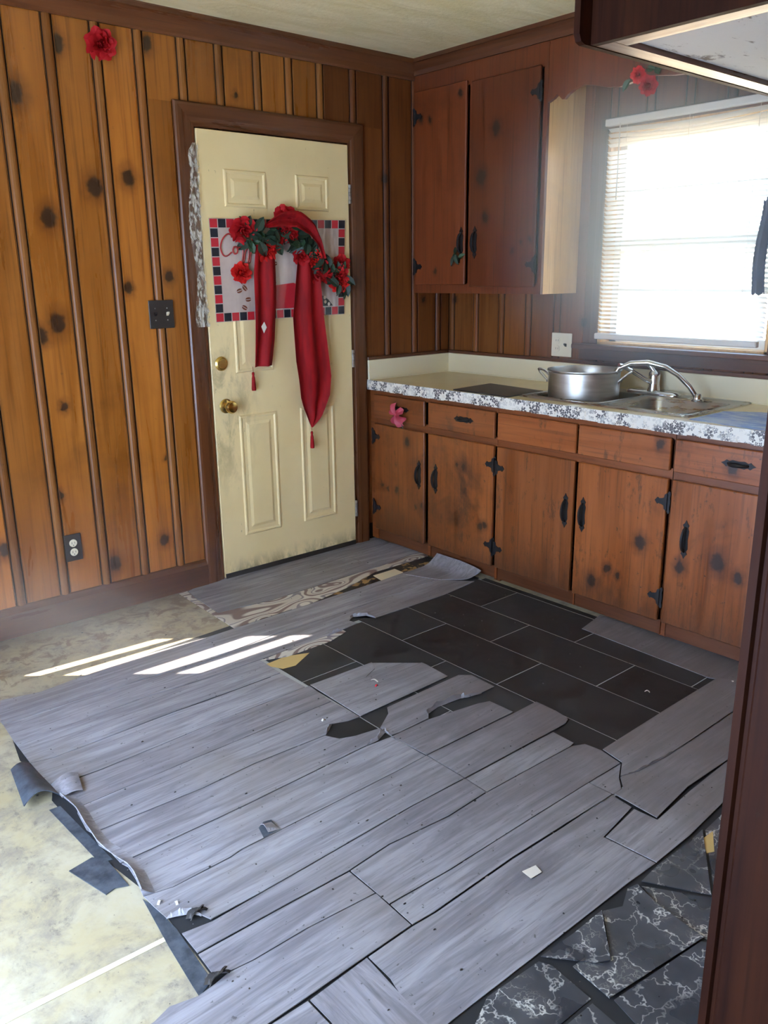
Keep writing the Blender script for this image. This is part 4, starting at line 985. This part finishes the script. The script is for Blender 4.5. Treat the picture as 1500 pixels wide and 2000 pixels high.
# ================================================================ FLOOR COVERINGS (pieces of the floor)
PLANKS = [
 [(-2.823, -0.537), (-2.773, -0.543), (-2.642, -0.575), (-2.484, -0.557), (-2.19, -0.545), (-1.955, -0.563), (-1.796, -0.559), (-1.517, -0.554), (-1.385, -0.552), (-1.0, -0.546), (-0.844, -0.533), (-0.644, -0.551), (-0.787, -0.723), (-1.359, -0.731), (-1.478, -0.73), (-1.75, -0.729), (-2.082, -0.76), (-2.324, -0.735), (-2.573, -0.729), (-2.821, -0.725)],
 [(-2.821, -0.725), (-2.573, -0.729), (-2.324, -0.735), (-2.082, -0.76), (-1.75, -0.729), (-1.478, -0.73), (-1.359, -0.731), (-0.787, -0.723), (-0.669, -0.861), (-0.908, -0.887), (-1.317, -0.878), (-1.329, -0.829), (-1.381, -0.804), (-1.417, -0.824), (-1.406, -0.871), (-1.506, -0.881), (-1.538, -0.887), (-1.913, -0.889), (-2.194, -0.885), (-2.388, -0.871), (-2.612, -0.877), (-2.829, -0.87)],
 [(-2.829, -0.87), (-2.612, -0.877), (-2.388, -0.871), (-2.194, -0.885), (-1.913, -0.889), (-1.913, -0.932), (-1.916, -1.038), (-2.235, -1.034), (-2.351, -1.034), (-2.762, -1.041), (-2.832, -1.024)],
 [(-2.832, -1.024), (-2.762, -1.041), (-2.351, -1.034), (-2.237, -1.037), (-1.916, -1.038), (-1.911, -1.189), (-2.323, -1.191), (-2.481, -1.196), (-2.678, -1.203), (-2.831, -1.196)],
 [(-2.831, -1.196), (-2.678, -1.203), (-2.481, -1.196), (-2.323, -1.191), (-1.911, -1.189), (-1.894, -1.189), (-1.905, -1.336), (-2.405, -1.339), (-2.681, -1.34), (-2.811, -1.343), (-2.823, -1.25)],
 [(-2.811, -1.343), (-2.681, -1.34), (-2.405, -1.339), (-1.905, -1.336), (-1.9, -1.487), (-1.947, -1.481), (-2.0, -1.46), (-2.036, -1.488), (-2.059, -1.501), (-2.311, -1.488), (-2.493, -1.495), (-2.824, -1.481), (-2.83, -1.456), (-2.82, -1.366)],
 [(-2.824, -1.481), (-2.493, -1.495), (-2.311, -1.488), (-2.059, -1.501), (-2.036, -1.547), (-1.989, -1.568), (-1.899, -1.585), (-1.901, -1.618), (-1.951, -1.64), (-2.001, -1.639), (-2.453, -1.648), (-2.577, -1.647), (-2.817, -1.644), (-2.819, -1.59), (-2.831, -1.539)],
 [(-2.817, -1.644), (-2.577, -1.647), (-2.453, -1.648), (-2.001, -1.639), (-1.904, -1.649), (-1.897, -1.806), (-2.034, -1.809), (-2.17, -1.808), (-2.557, -1.805), (-2.596, -1.812), (-2.756, -1.814), (-2.827, -1.795), (-2.814, -1.724), (-2.809, -1.669)],
 [(-2.827, -1.795), (-2.756, -1.814), (-2.596, -1.812), (-2.557, -1.805), (-2.17, -1.808), (-2.034, -1.809), (-1.897, -1.806), (-1.897, -1.97), (-2.106, -1.965), (-2.458, -1.971), (-2.502, -1.972), (-2.603, -1.973), (-2.742, -1.97), (-2.752, -1.943), (-2.768, -1.921), (-2.791, -1.909), (-2.818, -1.897), (-2.824, -1.846)],
 [(-2.741, -1.975), (-2.603, -1.973), (-2.458, -1.971), (-2.106, -1.965), (-1.897, -1.97), (-1.9, -2.059), (-2.059, -2.065), (-2.26, -2.045), (-2.399, -2.054), (-2.611, -2.045), (-2.815, -2.039), (-2.814, -1.961)],
 [(-2.815, -2.039), (-2.611, -2.045), (-2.399, -2.054), (-2.399, -2.157), (-2.589, -2.139), (-2.729, -2.136), (-2.792, -2.128), (-2.818, -2.109)],
 [(-2.792, -2.128), (-2.729, -2.136), (-2.589, -2.139), (-2.399, -2.157), (-2.405, -2.291), (-2.54, -2.292), (-2.703, -2.295), (-2.803, -2.295), (-2.994, -2.299), (-3.031, -2.139), (-2.965, -2.136), (-2.925, -2.123), (-2.868, -2.139), (-2.826, -2.135)],
 [(-2.702, -2.299), (-2.54, -2.292), (-2.555, -2.498), (-2.562, -2.583), (-2.739, -2.564), (-2.701, -2.37)],
 [(-2.803, -2.295), (-2.703, -2.298), (-2.702, -2.372), (-2.74, -2.562), (-2.878, -2.538), (-2.994, -2.299)],
 [(-2.399, -2.054), (-2.26, -2.045), (-2.059, -2.065), (-1.9, -2.059), (-1.524, -2.071), (-1.48, -2.091), (-1.472, -2.149), (-1.49, -2.231), (-1.645, -2.227), (-1.873, -2.222), (-2.208, -2.219), (-2.401, -2.207)],
 [(-2.401, -2.207), (-2.208, -2.219), (-1.977, -2.22), (-1.645, -2.224), (-1.642, -2.306), (-2.062, -2.293), (-2.337, -2.296), (-2.405, -2.291)],
 [(-2.54, -2.292), (-2.405, -2.291), (-2.337, -2.296), (-2.062, -2.293), (-1.642, -2.306), (-1.65, -2.375), (-1.815, -2.399), (-1.804, -2.546), (-1.912, -2.54), (-2.252, -2.535), (-2.516, -2.53), (-2.587, -2.532), (-2.542, -2.368)],
 [(-1.815, -2.399), (-1.654, -2.381), (-1.648, -2.45), (-1.47, -2.44), (-1.222, -2.435), (-1.199, -2.511), (-1.459, -2.534), (-1.644, -2.546), (-1.804, -2.546)],
 [(-1.645, -2.224), (-1.49, -2.231), (-1.558, -2.271), (-1.6, -2.308), (-1.642, -2.306)],
 [(-1.558, -2.271), (-1.491, -2.292), (-1.368, -2.304), (-1.217, -2.307), (-0.817, -2.309), (-1.06, -2.444), (-1.455, -2.431), (-1.648, -2.45), (-1.642, -2.306), (-1.6, -2.308)],
 [(-1.472, -2.149), (-1.108, -2.146), (-0.764, -2.147), (-0.668, -2.292), (-0.851, -2.307), (-1.217, -2.307), (-1.368, -2.304), (-1.491, -2.292), (-1.558, -2.271), (-1.49, -2.231)],
 [(-1.897, -1.97), (-1.495, -1.978), (-1.499, -2.066), (-1.524, -2.071), (-1.9, -2.059)],
 [(-1.894, -1.189), (-1.605, -1.199), (-1.633, -1.25), (-1.699, -1.279), (-1.658, -1.338), (-1.465, -1.326), (-1.463, -1.346), (-1.472, -1.479), (-1.9, -1.487)],
 [(-1.818, -1.533), (-1.794, -1.499), (-1.437, -1.494), (-1.4, -1.528), (-1.404, -1.647), (-1.478, -1.648), (-1.536, -1.636), (-1.558, -1.625), (-1.661, -1.615), (-1.715, -1.626), (-1.739, -1.65), (-1.864, -1.651), (-1.902, -1.646), (-1.901, -1.618), (-1.899, -1.585)],
 [(-1.906, -1.651), (-1.741, -1.653), (-1.541, -1.689), (-1.497, -1.705), (-1.493, -1.812), (-1.897, -1.806)],
 [(-1.897, -1.806), (-1.496, -1.815), (-1.38, -1.815), (-1.381, -1.904), (-1.389, -1.952), (-1.398, -1.966), (-1.426, -1.977), (-1.897, -1.97)],
 [(-0.576, -1.51), (-0.755, -1.545), (-0.777, -2.124), (-0.764, -2.147), (-0.676, -2.259), (-0.555, -2.277), (-0.552, -2.125)],
 [(-1.617, 0.031), (-1.531, 0.021), (-0.725, 0.01), (-0.558, 0.008), (-0.579, -0.126), (-0.893, -0.178), (-1.032, -0.16), (-1.539, -0.182), (-1.784, -0.152), (-1.767, -0.036)],
 [(-1.784, -0.152), (-1.539, -0.182), (-1.032, -0.16), (-0.893, -0.178), (-0.892, -0.385), (-1.179, -0.391), (-1.532, -0.4), (-1.62, -0.387), (-1.796, -0.363)],
 [(-0.893, -0.178), (-0.579, -0.126), (-0.532, -0.243), (-0.555, -0.354), (-0.878, -0.388), (-0.898, -0.38)],
]
MARBLE = [
 [(-2.422, -2.534), (-2.267, -2.544), (-2.254, -2.572), (-2.263, -2.681), (-2.371, -2.677), (-2.506, -2.675), (-2.555, -2.59)],
 [(-2.263, -2.542), (-2.155, -2.55), (-2.051, -2.555), (-2.16, -2.656), (-2.191, -2.634)],
 [(-2.047, -2.552), (-2.0, -2.574), (-1.944, -2.55), (-1.911, -2.558), (-1.932, -2.621), (-1.947, -2.753), (-2.243, -2.708), (-2.231, -2.603), (-2.16, -2.656)],
 [(-1.901, -2.56), (-1.812, -2.694), (-1.789, -2.748), (-1.925, -2.794), (-1.943, -2.751), (-1.932, -2.621)],
 [(-1.892, -2.554), (-1.807, -2.548), (-1.678, -2.553), (-1.592, -2.552), (-1.805, -2.694)],
 [(-2.236, -2.711), (-1.963, -2.751), (-1.922, -2.816), (-2.155, -2.914), (-2.27, -2.841)],
 [(-2.269, -2.685), (-2.276, -2.761), (-2.39, -2.764), (-2.367, -2.681)],
 [(-1.588, -2.555), (-1.456, -2.549), (-1.53, -2.658), (-1.746, -2.764), (-1.801, -2.697)],
]
LINO = [(-1.809, -0.015), (-1.767, -0.027), (-1.784, -0.152), (-1.796, -0.363), (-1.62, -0.387), (-1.532, -0.4), (-1.179, -0.391), (-0.896, -0.382), (-0.555, -0.354), (-0.572, -0.43), (-0.936, -0.428), (-1.169, -0.503), (-1.377, -0.542), (-1.514, -0.565), (-1.527, -0.545), (-1.827, -0.553)]
PATCH = [(-0.977, -0.461), (-0.834, -0.46), (-0.838, -0.538), (-0.995, -0.56)]
HOLE = [(-1.524, -0.58), (-1.377, -0.542), (-1.169, -0.503), (-0.936, -0.428), (-0.572, -0.43), (-0.514, -0.472), (-0.655, -0.562), (-0.854, -0.544), (-1.009, -0.557), (-1.392, -0.562)]
SCRAP = [(-2.924, -1.581), (-2.86, -1.57), (-2.835, -1.599), (-2.833, -1.731), (-2.862, -1.717), (-2.888, -1.724)]
STRIP1 = [(-2.87, -1.294), (-2.84, -1.296), (-2.823, -1.612), (-2.853, -1.602)]
STRIP2 = [(-2.828, -1.796), (-2.818, -1.834), (-2.812, -1.937), (-2.822, -2.084), (-2.823, -2.119), (-2.865, -2.14), (-2.862, -2.102), (-2.85, -1.974)]
YEL = [(-1.917, -0.939), (-1.818, -0.933), (-1.743, -0.964), (-1.837, -1.012), (-1.884, -1.004)]
PAPER = [(-2.083, -2.343), (-2.04, -2.351), (-2.048, -2.377), (-2.086, -2.374)]
HOLE2 = [(-2.478, -1.761), (-2.454, -1.748), (-2.433, -1.754), (-2.439, -1.802), (-2.49, -1.804)]
YEL2 = [(-1.627, -2.571), (-1.578, -2.573), (-1.652, -2.617), (-1.672, -2.607)]
RAISED = {19, 20}
SEAM = [(-3.251, -1.918), (-2.833, -1.941), (-2.83, -1.955), (-3.256, -1.935)]
UP = {8, 9, 11, 14, 15, 17, 19, 20, 22, 23, 24, 25}
CROSS = {12}
EDGE = [(-2.823, -1.25), (-2.82, -1.366), (-2.83, -1.456), (-2.831, -1.539), (-2.819, -1.59), (-2.809, -1.669), (-2.814, -1.724), (-2.827, -1.795)]
LIPS = [([(-2.0, -1.46), (-2.036, -1.488), (-2.059, -1.501)], 0.012), ([(-1.739, -1.65), (-1.715, -1.626), (-1.661, -1.615), (-1.558, -1.625), (-1.536, -1.636), (-1.478, -1.648)], 0.018), ([(-2.001, -1.639), (-1.951, -1.64), (-1.901, -1.618), (-1.903, -1.637)], 0.016), ([(-2.818, -1.897), (-2.791, -1.909), (-2.768, -1.921), (-2.752, -1.943)], 0.016), ([(-1.417, -0.824), (-1.381, -0.804), (-1.329, -0.829), (-1.317, -0.878)], 0.014), ([(-1.558, -2.271), (-1.491, -2.292), (-1.368, -2.304), (-1.217, -2.307)], 0.01), ([(-1.586, -0.891), (-1.538, -0.887), (-1.507, -0.887)], 0.014)]

obj('underlay', slab(B(), [(-2.80,-.62),(-2.2,-.52),(-1.75,-.50),(-.60,-.42),(-.60,-2.93),(-2.25,-2.93),(-3.0,-2.93),(-2.9,-2.15),(-2.83,-2.1),(-2.82,-1.80),(-2.85,-1.60),(-2.86,-1.25),(-2.82,-1.15),(-2.86,-.98)], .0006, .0006, .012), 'underlay', floor)
# slate tiles in running bond; courses run along y
CX = [-2.153, -1.898, -1.640, -1.382, -1.127, -.880, -.630]
J0 = {0: -1.39, 1: -1.144, 2: -1.373, 3: -1.12, 4: -1.37, 5: -1.09}
for c in range(6):
    y = J0[c]+.51*2
    while y > -2.5:
        a, b = min(y, -.84), max(y-.511, -2.30)
        if a-b > .05 and not (c == 0 and a > -1.3):
            p = [(CX[c], b), (CX[c+1], b), (CX[c+1], a), (CX[c], a)]
            obj('slate_tile', slab(B(), p, .0022, .0014, .0022), 'slate', floor)
        y -= .511
obj('tile_joint', slab(B(), [(-1.92, -.84), (-.615, -.84), (-.615, -2.31), (-2.16, -2.31), (-2.16, -1.2), (-1.92, -1.0)], .0012, .0006, 0), 'grout', floor)
obj('slate_tile', slab(B(), [(-.628, -.86), (-.594, -.86), (-.594, -2.3), (-.628, -2.3)], .0022, .0014, .001), 'slate', floor)
# patterned linoleum and bare plywood under the torn planks
obj('bare_plywood', slab(B(), HOLE, .0012, .0006, -.02), 'glue', floor)
obj('linoleum_strip', slab(B(), LINO, .0040, .0024, 0), 'lino', floor)
obj('linoleum_strip', slab(B(), [(-1.915,-.895),(-1.541,-.872),(-1.500,-.872),(-1.500,-.905),(-1.607,-.935),(-1.813,-.935)], .0048, .002, 0), 'lino', floor)
obj('cream_patch', slab(B(), PATCH, .0030, .002, 0), 'cream_lam', floor)
obj('bare_plywood', slab(B(), YEL, .0030, .0006, -.006), 'yellow', floor)
obj('bare_plywood', slab(B(), YEL2, .0030, .002, 0), 'yellow', floor)
# grey plank vinyl
rr = random.Random(3)
for i, p in enumerate(PLANKS):
    hgt = .0052+rr.uniform(0, .0012)+(.0015 if i in UP else 0)+(.0035 if i in RAISED else 0)
    s = rr.uniform(0, 9)
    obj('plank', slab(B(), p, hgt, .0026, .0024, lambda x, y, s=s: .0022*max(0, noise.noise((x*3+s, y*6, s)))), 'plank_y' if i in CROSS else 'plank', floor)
# plank end that curls up against the cabinet foot
def curl(u, v):
    p = Vector((-.86, -.553)).lerp(Vector((-.79, -.728)), v); q = Vector((-.607, -.535)).lerp(Vector((-.600, -.865)), v)
    if v > .5: q = q.lerp(Vector((-.66, -.872)), (v-.5)*1.2)
    a = p.lerp(q, u); return (a.x, a.y, .0062+.046*max(0, (u-.55)/.45)**2)
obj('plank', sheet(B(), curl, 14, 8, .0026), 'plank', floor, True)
# torn edges that stand up along the holes
def lip(pts, h, t=.002):
    bm = B(); n = len(pts)-1
    def f(u, v):
        k = min(int(u*n), n-1); a = Vector(pts[k]).lerp(Vector(pts[k+1]), u*n-k)
        e = math.sin(math.pi*u)**.6
        return (a.x+.004*v*math.sin(u*21), a.y+h*.55*v*e, .006+h*v*e*(.8+.25*math.sin(u*37)))
    return sheet(bm, f, n*5, 3, t)
for q, h in LIPS: obj('torn_edge', lip(q, h), 'plank', floor)
# loose black marble tiles at the lower right
obj('underlay', slab(B(), [(-2.7,-2.48),(-1.3,-2.48),(-1.3,-2.94),(-2.7,-2.94)], .0010, .0005, 0), 'underlay', floor)
for i, p in enumerate(MARBLE):
    cx = sum(a for a, b in p)/len(p); cy = sum(b for a, b in p)/len(p)
    h, tx, ty = ((.003, 0, 0), (.012, .04, -.03), (.006, .02, .01), (.0035, 0, 0), (.0045, .0, 0), (.004, .02, .0), (.0025, 0, 0), (.0025, 0, 0))[i]
    bm = B()
    # warped surface: subdivide the outline fan so the piece can buckle
    q = inset(p, .002); n = len(q)
    top = []
    for f_ in (0., .5, 1.):
        top.append([(cx+(x-cx)*f_, cy+(y-cy)*f_) for x, y in q])
    wz = lambda x, y: h+tx*(x-cx)+ty*(y-cy)+.004*max(0, noise.noise((x*6+i, y*6, 0)))+(.004*((x-cx)**2+(y-cy)**2)/.02 if i in (1, 2, 5) else 0)
    c0 = bm.verts.new((cx, cy, wz(cx, cy))); R_ = [[bm.verts.new((x, y, max(wz(x, y), .0022))) for x, y in l] for l in top[1:]]
    dn = [bm.verts.new((v.co.x, v.co.y, v.co.z-.002)) for v in R_[-1]]; c1 = bm.verts.new((cx, cy, max(wz(cx, cy)-.002, .0008)))
    for k in range(n):
        bm.faces.new((c0, R_[0][k], R_[0][(k+1) % n])); bm.faces.new((R_[0][k], R_[1][k], R_[1][(k+1) % n], R_[0][(k+1) % n]))
        bm.faces.new((R_[1][k], dn[k], dn[(k+1) % n], R_[1][(k+1) % n])); bm.faces.new((dn[k], c1, dn[(k+1) % n]))
    obj('marble_tile', bm, 'marble', floor, True)

# loose scraps and litter on the floor
own('vinyl_scrap', slab(B(), SCRAP, .0035, .0025, 0), 'slate_scrap', 'torn blue grey vinyl scrap lying on cream floor at the left edge', 'scrap')
obj('slate_strip', slab(B(), STRIP1, .0022, .0016, 0), 'slate_scrap', floor); obj('slate_strip', slab(B(), STRIP2, .0022, .0016, 0), 'slate_scrap', floor)
def flap(u, v):
    # left edge of a plank folded up and over
    a = Vector((-2.833, -1.018)).lerp(Vector((-2.822, -1.255)), v); b = Vector((-2.895, -1.050)).lerp(Vector((-2.925, -1.255)), v)
    p = a.lerp(b, u); z = .007+.040*math.sin(math.pi*min(u*.9, 1))*(.35+.65*v)+.012*u*(1-v)
    return (p.x, p.y, z)
own('vinyl_flap', sheet(B(), flap, 10, 10, .0025), 'slate_scrap', 'curled grey vinyl flap folded over at the left edge of the planks', 'scrap', smooth=True)
def flap2(u, v):
    a = Vector((-2.826, -1.19)).lerp(Vector((-2.825, -1.275)), v); p = a+Vector((.075-.02*v, -.012))*u
    return (p.x, p.y, .010+.022*math.sin(math.pi*u*.8)*(1-.5*v))
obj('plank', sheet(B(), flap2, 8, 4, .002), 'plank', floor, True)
def ripple(u, v):
    # wavy lifted left edge
    L = EDGE; n = len(L)-1; k = min(int(u*n), n-1); a = Vector(L[k]).lerp(Vector(L[k+1]), u*n-k)
    hgt = .004+.022*abs(math.sin(u*math.pi*1.5+.4))**1.5
    return (a.x+.030*v, a.y-.006*v, .0065+hgt*(1-v)**1.5)
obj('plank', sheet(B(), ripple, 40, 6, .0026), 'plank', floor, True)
own('paper_square', slab(B(), PAPER, .0098, .0008, 0), 'tag_white', 'small white paper square lying on the grey planks', 'paper')
obj('slate_tile', slab(B(), HOLE2, .0086, .0008, 0), 'slate_scrap', floor)
bm = sheet(B(), lambda u, v: (-2.470+.030*u, -1.755-.040*v-.01*u, .0092+.012*(1-u)*math.sin(math.pi*v)), 4, 4, .0015); obj('torn_edge', bm, 'plank', floor)
for (x, y, l, a, lab) in ((-2.757, -1.930, .022, .5, 'dark torn tuft standing beside the hole at the lower left'), (-2.815, -2.125, .026, -.3, 'black ragged tuft at the lower left end of the planks')):
    bm = sheet(B(), lambda u, v: (x-l+2*l*u+.006*math.sin(v*9), y-.012+.024*v+.004*math.sin(u*8), .008+.022*math.sin(math.pi*u)*(.5+.5*math.sin(v*3+u*2))), 7, 6, .002)
    own('torn_tuft', bm, 'dark_plate', lab, 'scrap')
for (x, y, l, a, lab, m) in ((-2.806, -1.842, .016, .6, 'pale curled chip near the hole at the lower left', 'tag_white'), (-2.777, -1.870, .014, 1.4, 'white crumpled chip beside the dark tuft', 'tag_white'), (-1.700, -1.325, .030, -1.3, 'long white splinter lying at the torn plank end', 'tag_white'),
                             (-2.01, -1.425, .012, .3, 'white torn chip at the left end of the slate hole', 'tag_white'), (-.750, -2.20, .014, 1., 'white curled shaving on the plank strip by the post', 'tag_white'), (-1.03, -2.03, .018, 2., 'thin pale curl lying on the dark slate tiles', 'tag_white'), (-1.72, -1.36, .014, .2, 'small red sliver on the torn plank', 'red_print')):
    z = .0085 if x < -1.2 or x > -.9 else .0032
    bm = sheet(B(), lambda u, v: (x+l*(u-.5)*math.cos(a)-.006*(v-.5)*math.sin(a), y+l*(u-.5)*math.sin(a)+.006*(v-.5)*math.cos(a), z+.006*math.sin(math.pi*u)), 5, 2, .001)
    own('debris_chip', bm, m, lab, 'debris')
bm = B(); rr = random.Random(11)
for k in range(260):
    x, y = rr.uniform(-2.95, -.7), rr.uniform(-2.75, -.15)
    if x > -1.9 and y > -.25: continue
    s = rr.uniform(.0010, .0034); r = bmesh.ops.create_icosphere(bm, subdivisions=0, radius=s)['verts'] if False else bmesh.ops.create_cone(bm, cap_ends=True, segments=4, radius1=s, radius2=s*.4, depth=s)['verts']
    bmesh.ops.rotate(bm, verts=r, cent=(0, 0, 0), matrix=Matrix.Rotation(rr.uniform(0, 6), 3, 'Z')); bmesh.ops.scale(bm, verts=r, vec=(rr.uniform(.6, 2), 1, .7))
    on_plank = not (x < -2.82 or (y > -.55 and x < -1.85))
    bmesh.ops.translate(bm, verts=r, vec=(x, y, (.0078 if on_plank else 0)+s*.35))
dc = obj('floor_grit', bm, 'dark_plate'); dc['kind'] = 'stuff'; dc['label'] = 'dark grit and crumbs scattered over the floor'; dc['category'] = 'grit'

obj('seam_ridge', slab(B(), SEAM, .0016, .0012, 0), 'cream_lam', floor)
